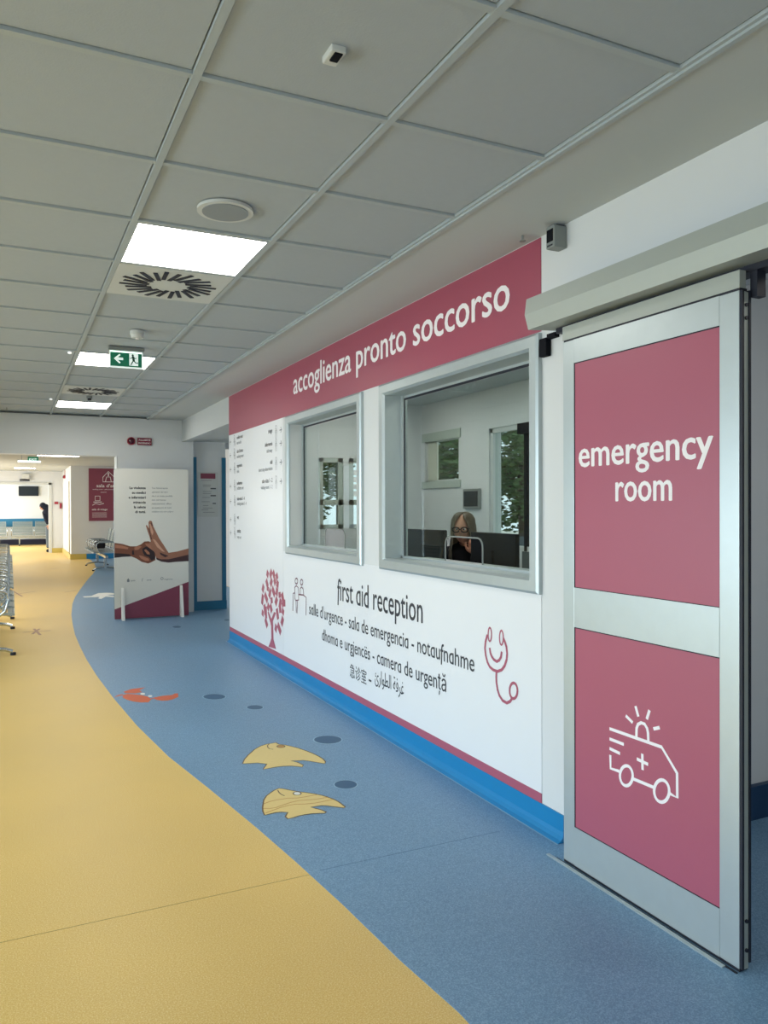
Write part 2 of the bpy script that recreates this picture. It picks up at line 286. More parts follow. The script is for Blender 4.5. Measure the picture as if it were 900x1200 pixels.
# flat inlay, emblem and print outlines, in metres on their own planes
G = json.loads('''{"fish1":[[1.1701,4.2757],[1.1993,4.3433],[1.2374,4.4062],[1.3052,4.4989],[1.3565,4.5458],[1.401,4.5674],[1.4296,4.5669],[1.4602,4.5722],[1.4655,4.5289],[1.4948,4.5011],[1.519,4.4592],[1.5473,4.4026],[1.5711,4.3361],[1.5874,4.2776],[1.6005,4.2125],[1.6065,4.1552],[1.6013,4.1016],[1.5851,4.0719],[1.5469,4.1196],[1.5224,4.1521],[1.496,4.1798],[1.4305,4.2001],[1.4545,4.165],[1.4695,4.1058],[1.4536,4.0741],[1.4027,4.1187],[1.3631,4.1325],[1.3213,4.139],[1.2851,4.1345],[1.2454,4.1319],[1.2646,4.1668],[1.2904,4.208],[1.2504,4.2507],[1.2098,4.262]],"fish1eye":[[1.4844,4.4729],[1.4808,4.4655],[1.4754,4.4599],[1.4688,4.4566],[1.4617,4.4559],[1.4547,4.4579],[1.4486,4.4624],[1.4438,4.4689],[1.4409,4.4768],[1.4402,4.4854],[1.4417,4.4939],[1.4453,4.5013],[1.4507,4.507],[1.4573,4.5104],[1.4645,4.5112],[1.4715,4.5092],[1.4777,4.5046],[1.4825,4.498],[1.4854,4.49],[1.486,4.4813]],"fish1gill":[[1.4135,4.5613],[1.3962,4.5362],[1.3863,4.5013],[1.3873,4.4682],[1.4026,4.451]],"fish2":[[1.0654,3.5131],[1.0716,3.5604],[1.084,3.6061],[1.1176,3.6971],[1.1464,3.7456],[1.1719,3.772],[1.2054,3.8023],[1.2349,3.8188],[1.2503,3.804],[1.2643,3.7853],[1.2866,3.7555],[1.3094,3.7279],[1.3396,3.6991],[1.3689,3.6686],[1.3957,3.6326],[1.414,3.5964],[1.4298,3.5552],[1.4387,3.5179],[1.4419,3.4774],[1.4438,3.4404],[1.4341,3.4305],[1.4,3.4619],[1.3721,3.4903],[1.3472,3.5068],[1.2932,3.5079],[1.3082,3.4859],[1.3275,3.4557],[1.3381,3.4198],[1.3258,3.4117],[1.2995,3.4225],[1.2726,3.4317],[1.2362,3.4354],[1.2059,3.4344],[1.1729,3.4249],[1.15,3.4225],[1.1471,3.4533],[1.1734,3.4964],[1.1507,3.5136],[1.1232,3.5209],[1.092,3.516]],"fish2str":[[[1.1032,3.6497],[1.1385,3.6649],[1.1713,3.6708],[1.2326,3.6673],[1.2738,3.6494],[1.3205,3.6467],[1.3823,3.6505]],[[1.0838,3.5957],[1.112,3.5799],[1.1415,3.5779],[1.185,3.5947],[1.2287,3.6098],[1.2692,3.614],[1.3054,3.6051],[1.3484,3.5928],[1.4125,3.5927]],[[1.0798,3.5361],[1.1182,3.552],[1.1611,3.5683],[1.2024,3.5777],[1.2404,3.5761],[1.2807,3.5585],[1.3318,3.5486],[1.3801,3.5509],[1.429,3.5534]]],"fish2eye":[[1.312,3.6988],[1.3087,3.6925],[1.3041,3.6878],[1.2985,3.685],[1.2925,3.6844],[1.2866,3.686],[1.2815,3.6897],[1.2776,3.6952],[1.2753,3.7019],[1.2749,3.7091],[1.2763,3.7162],[1.2795,3.7225],[1.2842,3.7274],[1.2898,3.7303],[1.2959,3.7309],[1.3018,3.7293],[1.307,3.7255],[1.3109,3.7199],[1.3131,3.7132],[1.3135,3.7059]],"fish2gill":[[1.22,3.7928],[1.2165,3.7571],[1.2189,3.7306],[1.2261,3.7066]],"spot1":[[1.8432,4.4495],[1.8344,4.4337],[1.8222,4.4206],[1.8075,4.4109],[1.7908,4.4051],[1.773,4.4033],[1.755,4.4056],[1.7377,4.4119],[1.7218,4.4219],[1.7081,4.4352],[1.6973,4.4511],[1.6899,4.4688],[1.6863,4.4875],[1.6868,4.5063],[1.6913,4.5243],[1.6996,4.5405],[1.7115,4.5542],[1.7262,4.5645],[1.7431,4.571],[1.7614,4.5732],[1.7799,4.571],[1.7979,4.5645],[1.8143,4.554],[1.8283,4.5402],[1.8391,4.5237],[1.8463,4.5054],[1.8494,4.4863],[1.8483,4.4674]],"spot2":[[1.6158,3.6927],[1.6092,3.6812],[1.6003,3.6717],[1.5897,3.6645],[1.5778,3.66],[1.5652,3.6585],[1.5526,3.6599],[1.5406,3.6642],[1.5296,3.6711],[1.5204,3.6805],[1.5132,3.6917],[1.5085,3.7043],[1.5065,3.7176],[1.5074,3.7311],[1.5111,3.744],[1.5174,3.7558],[1.5261,3.7657],[1.5367,3.7732],[1.5487,3.7781],[1.5616,3.7799],[1.5745,3.7786],[1.587,3.7742],[1.5982,3.767],[1.6076,3.7573],[1.6148,3.7457],[1.6193,3.7327],[1.621,3.7191],[1.6198,3.7055]],"spot3":[[1.4705,5.8534],[1.464,5.8361],[1.4542,5.8216],[1.4414,5.8106],[1.4264,5.8037],[1.41,5.8011],[1.3928,5.8029],[1.3758,5.809],[1.3598,5.8192],[1.3455,5.833],[1.3336,5.8496],[1.3247,5.8684],[1.3193,5.8883],[1.3177,5.9085],[1.32,5.9279],[1.326,5.9456],[1.3356,5.9606],[1.3482,5.9721],[1.3634,5.9796],[1.3801,5.9826],[1.3977,5.9809],[1.4152,5.9747],[1.4317,5.9641],[1.4463,5.9499],[1.4583,5.9326],[1.467,5.9134],[1.4721,5.8931],[1.4732,5.8727]],"spot4":[[1.6351,5.4218],[1.63,5.4098],[1.6226,5.3998],[1.6133,5.3922],[1.6025,5.3873],[1.5909,5.3855],[1.5789,5.3867],[1.5671,5.3909],[1.5562,5.3979],[1.5466,5.4074],[1.5388,5.4188],[1.5332,5.4317],[1.5301,5.4455],[1.5297,5.4594],[1.532,5.4727],[1.5369,5.4848],[1.5441,5.4951],[1.5534,5.503],[1.5642,5.5081],[1.5761,5.5102],[1.5883,5.509],[1.6003,5.5048],[1.6115,5.4976],[1.6212,5.4879],[1.629,5.4761],[1.6345,5.4629],[1.6374,5.449],[1.6376,5.435]],"lob":[[[0.7923,6.3656],[0.8619,6.4375],[0.9728,6.4479],[0.9131,6.3692],[0.924,6.2865],[0.8679,6.2728],[0.8025,6.3121]],[[0.7746,6.2578],[0.8124,6.2798],[0.8626,6.2345],[0.905,6.1866],[0.9376,6.1237],[0.9502,6.0259],[0.9163,5.9412],[0.8649,5.9603],[0.8184,6.0146],[0.7817,6.0964],[0.7644,6.1763]],[[0.7035,6.2065],[0.7391,6.2753],[0.7786,6.2897],[0.7738,6.2515],[0.7399,6.2348]],[[0.9733,6.0404],[1.0082,6.0822],[1.0525,6.0935],[1.1158,6.089],[1.1448,6.129],[1.1671,6.1247],[1.1474,6.0067],[1.0891,5.9444],[1.0519,5.9308],[1.0127,5.9439],[0.9847,5.9832]],[[0.9383,6.0383],[0.9967,6.0812],[0.9927,6.0569],[0.9384,6.0125]]],"lobeye":[[[0.9352,6.219],[0.9291,6.202],[0.9189,6.1948],[0.9083,6.2],[0.9015,6.2157],[0.9009,6.236],[0.9069,6.2531],[0.9172,6.2605],[0.9279,6.2552],[0.9348,6.2393]],[[0.9734,6.1193],[0.9675,6.1027],[0.958,6.0954],[0.9483,6.1001],[0.9423,6.1151],[0.9421,6.1347],[0.9479,6.1515],[0.9575,6.1589],[0.9673,6.1541],[0.9733,6.1389]]],"star":[[[1.0583,13.5662],[1.2355,13.5766],[1.218,13.3853],[1.0761,13.3921]],[[1.2107,13.6233],[1.3388,13.9781],[1.4637,13.9866],[1.5492,13.9065],[1.5789,13.7835],[1.556,13.5842],[1.422,13.6527],[1.5245,13.3953],[1.5091,13.204],[1.4011,13.3913],[1.2968,13.0551],[1.258,13.1383],[1.3031,13.3748],[1.2151,13.3539]]],"dspots":[[[1.8576,9.5428],[1.8486,9.5158],[1.8341,9.4964],[1.8163,9.4876],[1.798,9.4906],[1.7818,9.5049],[1.7703,9.5285],[1.765,9.5578],[1.7669,9.5884],[1.7757,9.6157],[1.7902,9.6356],[1.8081,9.6447],[1.8267,9.6418],[1.8431,9.6271],[1.8547,9.6031],[1.8598,9.5735]],[[2.5323,9.8472],[2.5236,9.8239],[2.5116,9.8066],[2.498,9.798],[2.4849,9.7991],[2.4742,9.8099],[2.4676,9.8288],[2.4661,9.8529],[2.4699,9.8787],[2.4784,9.9022],[2.4905,9.9198],[2.5042,9.9287],[2.5175,9.9276],[2.5283,9.9166],[2.5349,9.8974],[2.5363,9.873]]],"ystars":[[[[0.1376,9.9606],[0.4116,9.9634]],[[0.2521,10.1877],[0.3011,9.6752]],[[0.3072,10.16],[0.2239,9.7808]]],[[[-0.0812,14.3027],[0.3963,14.7938]],[[0.0223,15.1416],[0.1714,14.0352]]],[[[0.8412,14.4131],[1.0473,14.6163]]],[[[0.7989,20.0728],[1.032,20.2429]]]],"trunk":[[6.8847,0.1654],[6.8295,0.2151],[6.7931,0.2569],[6.7978,0.3648],[6.8214,0.3978],[6.8662,0.4375],[6.9024,0.4788],[6.8747,0.4912],[6.791,0.4335],[6.7076,0.5067],[6.6497,0.5048],[6.7438,0.4188],[6.733,0.3377],[6.728,0.2578],[6.6905,0.2188],[6.6534,0.1821]],"leaves":[[[6.8856,0.8601],[6.9169,0.8056]],[[6.7711,0.8729],[6.8286,0.8125]],[[6.7357,0.871],[6.6924,0.818]],[[6.64,0.8558],[6.6092,0.807]],[[6.945,0.7775],[6.8935,0.7132]],[[6.766,0.7968],[6.8175,0.7337]],[[6.7042,0.8063],[6.6641,0.758]],[[6.5951,0.7958],[6.6185,0.7338]],[[7.024,0.7199],[7.0661,0.6554]],[[6.8934,0.7196],[6.9,0.676]],[[6.7639,0.7205],[6.6856,0.6546]],[[6.8118,0.7025],[6.855,0.6211]],[[6.6186,0.7294],[6.6365,0.6613]],[[6.5511,0.7006],[6.5432,0.6515]],[[6.9966,0.6436],[6.9042,0.5793]],[[7.0505,0.6289],[7.0804,0.5323]],[[6.4872,0.6981],[6.4469,0.6286]],[[6.7888,0.6279],[6.7745,0.5753]],[[6.6195,0.6436],[6.672,0.5777]],[[6.5155,0.643],[6.5527,0.5559]],[[6.425,0.6482],[6.4202,0.5885]],[[7.0104,0.54],[6.9739,0.4517]],[[6.8648,0.5608],[6.9021,0.5017]],[[6.8255,0.5606],[6.7754,0.4986]],[[6.6321,0.5467],[6.5933,0.4544]],[[6.4476,0.5638],[6.47,0.5135]],[[7.0523,0.4794],[7.0689,0.426]],[[6.9806,0.4138],[6.9132,0.3444]],[[6.4539,0.4896],[6.5041,0.418]],[[6.6079,0.4128],[6.5188,0.3418]],[[6.6452,0.3989],[6.6747,0.3371]],[[6.5439,0.5919],[6.5307,0.5192]],[[6.4743,0.6257],[6.4419,0.586]],[[6.9636,0.5268],[6.9494,0.4178]]],"people":[[[6.0671,0.8375],[6.0719,0.8257],[6.0846,0.8161],[6.1019,0.8115],[6.1193,0.8131],[6.132,0.8205],[6.1366,0.8317],[6.1318,0.8437],[6.1189,0.8532],[6.1015,0.8577],[6.0842,0.856],[6.0716,0.8486],[6.0671,0.8375]],[[5.9441,0.8382],[5.9483,0.8266],[5.9597,0.8173],[5.9753,0.8129],[5.9909,0.8146],[6.0022,0.8219],[6.0063,0.8329],[6.002,0.8446],[5.9905,0.8539],[5.9749,0.8582],[5.9594,0.8565],[5.9481,0.8491],[5.9441,0.8382]],[[6.1381,0.6826],[6.1472,0.7769],[6.1071,0.7954],[6.0578,0.7851],[6.0466,0.684],[6.1207,0.672],[6.1381,0.6826]],[[6.1133,0.6728],[6.1093,0.5743]],[[6.0761,0.6768],[6.0895,0.5726]],[[6.1527,0.7308],[6.1881,0.7249],[6.1947,0.5824]],[[6.0146,0.7321],[6.0093,0.7814],[5.9731,0.7969],[5.9375,0.7841],[5.9262,0.7369]],[[6.0462,0.729],[5.938,0.7358],[5.8678,0.7229],[5.8738,0.5827]]],"steth":[[[[3.2128,0.8148],[3.2137,0.8031],[3.2164,0.7926],[3.2204,0.7845],[3.2254,0.7797],[3.2306,0.7789],[3.2356,0.7822],[3.2396,0.7891],[3.2422,0.7989],[3.2431,0.8103],[3.2421,0.822],[3.2394,0.8326],[3.2354,0.8407],[3.2304,0.8454],[3.2251,0.8461],[3.2202,0.8428],[3.2162,0.8359],[3.2136,0.8261],[3.2128,0.8148]],0.009],[[[3.1115,0.814],[3.1125,0.8019],[3.1153,0.791],[3.1195,0.7825],[3.1247,0.7776],[3.1302,0.7767],[3.1354,0.78],[3.1396,0.7872],[3.1424,0.7973],[3.1433,0.8092],[3.1423,0.8214],[3.1395,0.8323],[3.1352,0.8408],[3.13,0.8457],[3.1245,0.8464],[3.1193,0.843],[3.1151,0.8358],[3.1124,0.8258],[3.1115,0.814]],0.009],[[[3.2523,0.8026],[3.2662,0.7708],[3.2717,0.7359],[3.2649,0.703],[3.2497,0.6717],[3.2284,0.6523],[3.1984,0.6431],[3.1614,0.6426],[3.125,0.6569],[3.0998,0.682],[3.0841,0.7134],[3.0798,0.7427],[3.0853,0.7743],[3.0973,0.7949],[3.1065,0.8057]],0.014],[[[3.2281,0.7409],[3.2236,0.7226],[3.2116,0.707],[3.1922,0.6945],[3.1671,0.6897],[3.1451,0.7007],[3.132,0.7174],[3.1261,0.739]],0.014],[[[3.1702,0.6359],[3.1725,0.6105],[3.1704,0.586],[3.1617,0.5545],[3.1457,0.5289],[3.1182,0.5102],[3.0826,0.5068],[3.0559,0.5201],[3.0406,0.5376]],0.014],[[[2.9966,0.5832],[2.9982,0.5715],[3.0026,0.5603],[3.0096,0.5507],[3.0184,0.5435],[3.0281,0.5396],[3.0379,0.5392],[3.0468,0.5425],[3.0539,0.5492],[3.0584,0.5586],[3.0599,0.5698],[3.0583,0.5817],[3.0537,0.593],[3.0466,0.6027],[3.0377,0.6098],[3.0279,0.6136],[3.0182,0.6137],[3.0094,0.6103],[3.0025,0.6036],[2.9981,0.5942],[2.9966,0.5832]],0.013]],"amb":[[[2.2539,0.6083],[1.9995,0.6107],[1.9308,0.5414],[1.9299,0.4592],[1.9585,0.462]],[[2.2541,0.5059],[2.2529,0.4606],[2.2117,0.4634]],[[2.1347,0.4581],[2.0355,0.4595]],[[2.1381,0.4686],[2.1392,0.4589],[2.1424,0.4491],[2.1475,0.44],[2.1542,0.4321],[2.162,0.4259],[2.1705,0.4219],[2.1789,0.4205],[2.1869,0.4216],[2.1937,0.4252],[2.199,0.4312],[2.2023,0.4391],[2.2034,0.4483],[2.2023,0.4582],[2.1989,0.4681],[2.1936,0.4774],[2.1868,0.4853],[2.1788,0.4913],[2.1704,0.4951],[2.1619,0.4964],[2.1541,0.4951],[2.1475,0.4913],[2.1424,0.4854],[2.1392,0.4776],[2.1381,0.4686]],[[1.9656,0.4698],[1.9667,0.4595],[1.9701,0.4492],[1.9755,0.4395],[1.9825,0.431],[1.9908,0.4244],[1.9996,0.42],[2.0086,0.4183],[2.0169,0.4193],[2.0242,0.423],[2.0297,0.4292],[2.0332,0.4374],[2.0344,0.4471],[2.0332,0.4576],[2.0297,0.4681],[2.0241,0.478],[2.0169,0.4864],[2.0085,0.493],[1.9996,0.4971],[1.9907,0.4986],[1.9825,0.4974],[1.9754,0.4935],[1.9701,0.4873],[1.9667,0.4792],[1.9656,0.4698]],[[2.254,0.5699],[2.1878,0.5697]],[[2.254,0.5336],[2.2075,0.5307]],[[2.1198,0.614],[2.1186,0.645],[2.1118,0.661],[2.0962,0.671],[2.0796,0.6703],[2.0676,0.658],[2.0633,0.6431],[2.0617,0.6114]],[[2.1225,0.7196],[2.1118,0.6936]],[[2.169,0.6757],[2.1424,0.6628]],[[2.0578,0.7206],[2.0676,0.6942]],[[2.0337,0.6655],[2.013,0.674]],[[2.0908,0.557],[2.0897,0.5087]],[[2.1131,0.5351],[2.0677,0.5322]]],"armL":[[1.2022,0.9962],[1.3025,0.9803],[1.4013,0.9469],[1.4789,0.945],[1.5347,0.9692],[1.5797,1.0053],[1.6359,1.0076],[1.6922,0.9656],[1.7373,0.8944],[1.7141,0.7783],[1.7197,0.7606],[1.6573,0.7276],[1.6234,0.7171],[1.5449,0.7394],[1.4782,0.7855],[1.4118,0.8164],[1.3018,0.8139],[1.2014,0.8055]],"armLd":[[[1.2016,0.8626],[1.3019,0.8564],[1.3954,0.8434],[1.4118,0.8153],[1.3017,0.8116],[1.2014,0.8032]],[[1.5513,0.9108],[1.5962,0.9387],[1.6582,0.9431],[1.7032,0.8778],[1.7164,0.7782],[1.6687,0.7505],[1.635,0.7982],[1.5789,0.8231],[1.5589,0.8642]],[[1.4232,0.891],[1.4454,0.8928],[1.4507,0.8326],[1.423,0.8391]]],"armLl":[[[1.5852,0.9796],[1.6358,0.9785],[1.7089,0.8952],[1.6918,0.8781],[1.6019,0.9502]],[[1.5062,0.8252],[1.5453,0.8182],[1.6293,0.7809],[1.6404,0.7514],[1.5898,0.7531],[1.5339,0.7838]],[[1.4511,0.9307],[1.5124,0.9523],[1.5458,0.94],[1.501,0.9005],[1.4565,0.8959]],[[1.2152,0.9765],[1.3024,0.9573],[1.3792,0.9325],[1.3681,0.9097],[1.2804,0.9235],[1.215,0.9308]],[[1.5736,0.8929],[1.5961,0.9039],[1.6409,0.862],[1.6464,0.8327],[1.6127,0.8395]]],"armR":[[1.8858,0.8494],[2.0016,0.8639],[2.1562,0.9014],[2.1555,0.7313],[2.001,0.728],[1.8853,0.72],[1.7936,0.7348],[1.7311,0.766],[1.7144,0.8483],[1.6806,0.8959],[1.6582,0.9431],[1.6358,0.9785],[1.6585,1.0071],[1.6418,1.0715],[1.6196,1.1358],[1.5974,1.2117],[1.6087,1.2232],[1.6344,1.1763],[1.6313,1.2578],[1.6483,1.2785],[1.6731,1.269],[1.6932,1.1988],[1.7269,1.1283],[1.772,1.034],[1.8402,0.927]],"armRd":[[[1.7255,0.7896],[1.7937,0.7664],[1.8855,0.7636],[2.0013,0.7871],[2.1558,0.8181],[2.1555,0.7313],[2.001,0.728],[1.8853,0.72],[1.7936,0.7348],[1.7311,0.766]],[[1.6321,1.1764],[1.6389,1.1786],[1.6721,1.036],[1.6631,1.0268]],[[1.7713,0.8584],[1.8398,0.8272],[1.8857,0.8082],[1.8396,0.792],[1.7826,0.8288]],[[1.6686,1.2516],[1.6819,1.2106],[1.6751,1.2049],[1.664,1.24]]],"armRl":[[[1.6812,1.0358],[1.7151,1.0234],[1.7944,0.9164],[1.8399,0.8624],[1.8056,0.8692],[1.7374,0.9295]],[[1.6425,1.2344],[1.6572,1.2342],[1.6929,1.1288],[1.6814,1.0824],[1.659,1.1294]]]}''')
# ---------------- room shell ----------------
W = 2.134; H = 2.645
floor = struct(MB().box(-4.0, 5.2, -3.0, 36, -.1, 0).build('floor', YEL))
curve = [(1.34, -2.98), (1.24, -1), (1.19, .6), (1.16, 1.4), (1.145, 1.9), (1.11, 2.2), (1.08, 2.6), (1.04, 3.0), (.99, 3.42), (.91, 4.0), (.82, 4.6), (.75, 5.35), (.70, 6.2), (.665, 7.1), (.65, 7.9), (.65, 8.7), (.66, 9.5),
         (.69, 10.3), (.74, 11.3), (.84, 12.6), (.95, 13.6), (1.09, 14.6), (1.25, 15.7), (1.43, 16.9), (1.61, 18.0), (1.78, 19.2), (1.90, 20.4), (1.99, 21.8), (2.02, 23.0), (2.02, 23.58)]
blue = curve+[(3.58, 23.58), (3.58, 11.2), (4.95, 11.2), (4.95, -2.98)]
bs = MB().prism(blue, .002).build('vinyl_sheet', BLU, floor); lab(bs, 'blue speckled vinyl area with a long curved edge')
ZF = .0024
def fl(name, pts, m, z=ZF): return MB().prism(pts, .0004, (0, 0, z)).build(name, m, floor)
def sc(pts, k):
    cx = sum(p[0] for p in pts)/len(pts); cy = sum(p[1] for p in pts)/len(pts)
    return [(cx+(p[0]-cx)*k, cy+(p[1]-cy)*k) for p in pts]
for nm, lb in (('fish1', 'plain yellow fish inlay'), ('fish2', 'yellow fish inlay with wavy stripes')):
    f = lab(fl('fish_inlay', G[nm], M['fish']), lb)
    b = MB(); b.stroke(G[nm]+[G[nm][0]], .007, (0, 0, ZF+.0008)); b.stroke(G[nm+'gill'], .006, (0, 0, ZF+.0008)); b.stroke(G[nm+'eye']+[G[nm+'eye'][0]], .006, (0, 0, ZF+.0009))
    b.build('outline', M['fishl'], f)
    MB().prism(G[nm+'eye'], .0003, (0, 0, ZF+.0004)).build('eye', M['fisho' if nm == 'fish1' else 'paper'], f)
    if nm == 'fish2':
        b = MB()
        for s_ in G['fish2str']: b.stroke(s_, .006, (0, 0, ZF+.0007))
        b.build('stripe', M['fisho'], f)
for k in (1, 2, 3, 4):
    r = lab(fl('bubble_inlay', sc(G['spot%d' % k], 1.09), M['ringb'], ZF-.0002), 'dark blue oval inlay with a pale rim')
    MB().prism(G['spot%d' % k], .0005, (0, 0, ZF+.0003)).build('bubble_centre', M['spot'], r)
lob = None
for i, p in enumerate(G['lob']):
    if i == 0: lob = lab(fl('lobster_inlay', p, M['orange']), 'orange lobster inlay')
    else: MB().prism(p, .0004, (0, 0, ZF+.0001*i)).build('lobster_segment', M['orange'], lob)
for p in G['lobeye']: MB().prism(p, .0004, (0, 0, ZF+.0008)).build('eye', M['paper'], lob)
st = lab(fl('starfish_inlay', G['star'][1], M['paper']), 'white starfish inlay'); MB().prism(G['star'][0], .0004, (0, 0, ZF+.0001)).build('starfish_arm', M['paper'], st)
for p in G['dspots']: lab(fl('bubble_inlay', p, M['spot']), 'small dark oval inlay')
for grp in G['ystars']:
    b = MB()
    for p in grp: b.stroke(p, .03, (0, 0, .0006))
    lab(b.build('starfish_inlay', M['pstar'], floor), 'faint pink starfish lines on the yellow floor')
MB().box(-3.95, 1.1, 2.869, 2.871, .0001, .0007).build('vinyl_seam', mat('seam_y', (176, 148, 84), .6), floor)
MB().box(1.1, 1.95, 2.881, 2.883, .0021, .0026).build('vinyl_seam', mat('seam_b', (80, 118, 152), .6), floor)

# ceiling: grid of mineral tiles, steel bars, smooth plaster band along the right wall
ceiling = struct(MB().box(-4.0, 5.2, -3.0, 36, H+.03, H+.2).build('ceiling', M['ceil']))
MB().box(1.690, 5.15, -2.95, 10.82, H-.002, H+.03).build('plaster_band', M['ceil'], ceiling)
MB().box(-3.9, 5.1, 10.95, 35.9, H, H+.03).build('plaster_band', M['ceil'], ceiling)
gx = [.4743+.6*i for i in range(-7, 3)]; gy = [2.187+.6*j for j in range(-8, 15)]
for x in gx: MB().box(x-.012, x+.012, -2.7, 10.84, H-.004, H+.02).build('grid_bar', M['bar'], ceiling)
MB().box(1.674, 1.69, -2.7, 10.84, H-.012, H+.02).build('edge_trim', M['bar'], ceiling)
for j, y in enumerate(gy):
    MB().box(-3.72, 1.674, y-.012, y+.012, H-.003, H+.02).build('grid_bar', M['bar'], ceiling)
tm = MB().box(-.285, .285, -.285, .285, .006, .02, .003).mesh('ceiling_tile', M['tile'])
SK = {(7, 2), (7, 7), (7, 12), (7, 3), (7, 10)}
for i, x in enumerate(gx[:-1]):
    for j, y in enumerate(gy):
        if (i, j-8) in SK or y < -.8 or y > 10.5: continue
        if i < 3 and y < 5: continue
        o = link('ceiling_tile', tm, ceiling); o.location = (x+.3, y+.3, H+random.uniform(-.001, .001)); o.rotation_euler = (0, 0, random.choice((0, PI/2, PI)))
# tiles out of the picture, to close the ceiling
MB().box(-3.72, 1.67, -2.6, 10.8, H+.022, H+.03).build('backing_board', M['tile'], ceiling)

# walls
b = MB()
X0, X1 = W, W+.15
b.box(X0, X1, 1.90, 2.88, 0, H); b.box(X0, X1, 4.40, 4.82, 0, H); b.box(X0, X1, 6.26, 8.28, 0, H)
for y0, y1 in ((2.88, 4.40), (4.82, 6.26)): b.box(X0, X1, y0, y1, 0, 1.12); b.box(X0, X1, y0, y1, 2.145, H)
b.box(X0, X1, -.2, 1.90, 2.2, H); b.box(X0, X1, -3, -.2, 0, H)
wall_right = struct(b.build('wall_right', M['wall']))
U_ = (0, -1, 0); Z_ = (0, 0, 1)
band = MB().box(W-.003, W, 2.816, 8.283, 2.222, H-.006).build('fascia_film', M['roseb'], wall_right)
MB().box(W-.003, W, 6.45, 8.283, .162, 2.22).build('wall_film', M['film'], wall_right)
MB().box(W-.003, W, 2.816, 6.446, .162, 1.062).build('wall_film', M['film'], wall_right)
MB().box(W-.0035, W, 2.816, 8.283, .118, .162).build('rose_stripe', M['rose'], wall_right)
# coved skirting
prof = [(W, .118), (W-.006, .118), (W-.006, .045), (W-.010, .026), (W-.020, .012), (W-.036, .004), (W-.040, 0), (W, 0)]
MB().prism([(p[0], p[1]) for p in prof], 5.62, (0, 2.66, 0), (1, 0, 0), (0, 0, 1), (0, 1, 0)).build('baseboard_right', M['skirt'])
struct(bpy.data.objects['baseboard_right'])
b = MB(); b.stroke([(W-.040, 2.66), (W-.040, 8.30)], .010, (0, 0, .0032)); b.build('cove_highlight', mat('cove_hi', (150, 190, 214), .4), bpy.data.objects['baseboard_right'])  # pale stroke paints the lit line along the foot of the cove

XT = W-.0045
lettering('accoglienza pronto soccorso', (XT, 6.162, 2.384), U_, Z_, 3.11, .255, M['whitep'], wall_right, .016)
def ff(s): return s
lettering('~irst @id reception', (XT, 5.21, .776), U_, Z_, 1.29, .222, M['ink'], wall_right, .006)
lettering("s@lle d'urgence - s@l@ de emergenci@ - not@u~n@hme", (XT, 5.800, .600), U_, Z_, 2.43, .133, M['ink'], wall_right, .004)
lettering('dhom@ e urgjenc\u00ebs - c@mer@ de urgen\u021b\u0103', (XT, 5.52, .436), U_, Z_, 1.865, .126, M['ink'], wall_right, .004)
lettering('\u6025\u8bca\u5ba4', (XT, 4.985, .268), U_, Z_, .28, .105, M['ink'], wall_right, 0)
lettering('-', (XT, 4.668, .27), U_, Z_, .042, .14, M['ink'], wall_right, 0)
lettering('\ufe89\ufead\ufe8d\ufeee\ufec4\ufedf\ufe8d \ufe94\ufed3\ufeae\ufecf', (XT, 4.572, .31), U_, Z_, .412, .12, M['ink'], wall_right, 0)

PL = dict(org=(XT, 0, 0), u=(0, 1, 0), v=(0, 0, 1))
b = MB(); b.prism(G['trunk'], 0, **PL)
for a in G['leaves']: b.stroke(a, .062, cap=False, **PL)
tr = b.build('tree_emblem', M['rose'], wall_right); lab(tr, 'rose tree emblem of slanted leaves')
b = MB()
for a in G['people']: b.stroke(a, .011, **PL)
lab(b.build('people_emblem', mat('people_ink', (110, 64, 84), .5), wall_right), 'thin-line emblem of two people at a counter')
b = MB()
for a, wd in G['steth']: b.stroke(a, wd*1.05, **PL)
lab(b.build('stethoscope_emblem', M['rose'], wall_right), 'rose smiling stethoscope emblem')

# directory
def arrow(y, z, d, par):
    b = MB(); b.stroke([(y, z), (y-.055*d, z)], .009, **PL); b.stroke([(y-.03*d, z+.022), (y-.055*d, z), (y-.03*d, z-.022)], .009, **PL); b.build('arrow', M['ink2'], par)
def figure(y, z, par, k=0):
    b = MB(); pts = [(y+.017*math.cos(t), z+.045+.017*math.sin(t)) for t in [i*PI/5 for i in range(11)]]
    b.stroke(pts, .005, **PL); b.stroke([(y-.025, z-.005), (y-.018, z+.02), (y+.018, z+.02), (y+.025, z-.005)], .005, **PL)
    b.stroke([(y-.014, z+.015), (y-.014, z-.05)], .005, **PL); b.stroke([(y+.014, z+.015), (y+.014, z-.05)], .005, **PL)
    if k: b.stroke([(y-.03, z-.05), (y-.03, z-.01), (y+.03, z-.01)], .005, **PL)
    b.build('pictogram', M['ink2'], par)
rows = [("codici rossi", "red code", 2.155, 2.10), ("sala d'attesa", "waiting room", 2.012, 1.958), ("segreteria", "desk", 1.862, 1.805), ('pediatrico', 'pediatric unit', 1.682, 1.63), ('sala visita 3 - 4', 'visiting room 3 - 4', 1.52, 1.47), ('wc', None, 1.325, 0), ('uscita', 'way out', 1.185, 1.125)]
for t1, t2, z1, z2 in rows:
    lettering(t1, (XT, 7.957, z1), U_, Z_, None, .050 if len(t1) > 6 else .062, M['ink'], wall_right, .012)
    if t2: lettering(t2, (XT, 7.957, z2), U_, Z_, None, .048, M['ink2'], wall_right, .004)
    arrow(8.19, z1-.01, -1, wall_right); figure(8.055, z1-.01, wall_right, 1)
rows = [('triage', None, 2.12, 0), ('infermeria', 'infirmary', 2.003, 1.945), ('obi', 'short stay observation', 1.838, 1.782), ('sala visita 1 - 2', 'visiting room 1 - 2', 1.672, 1.615)]
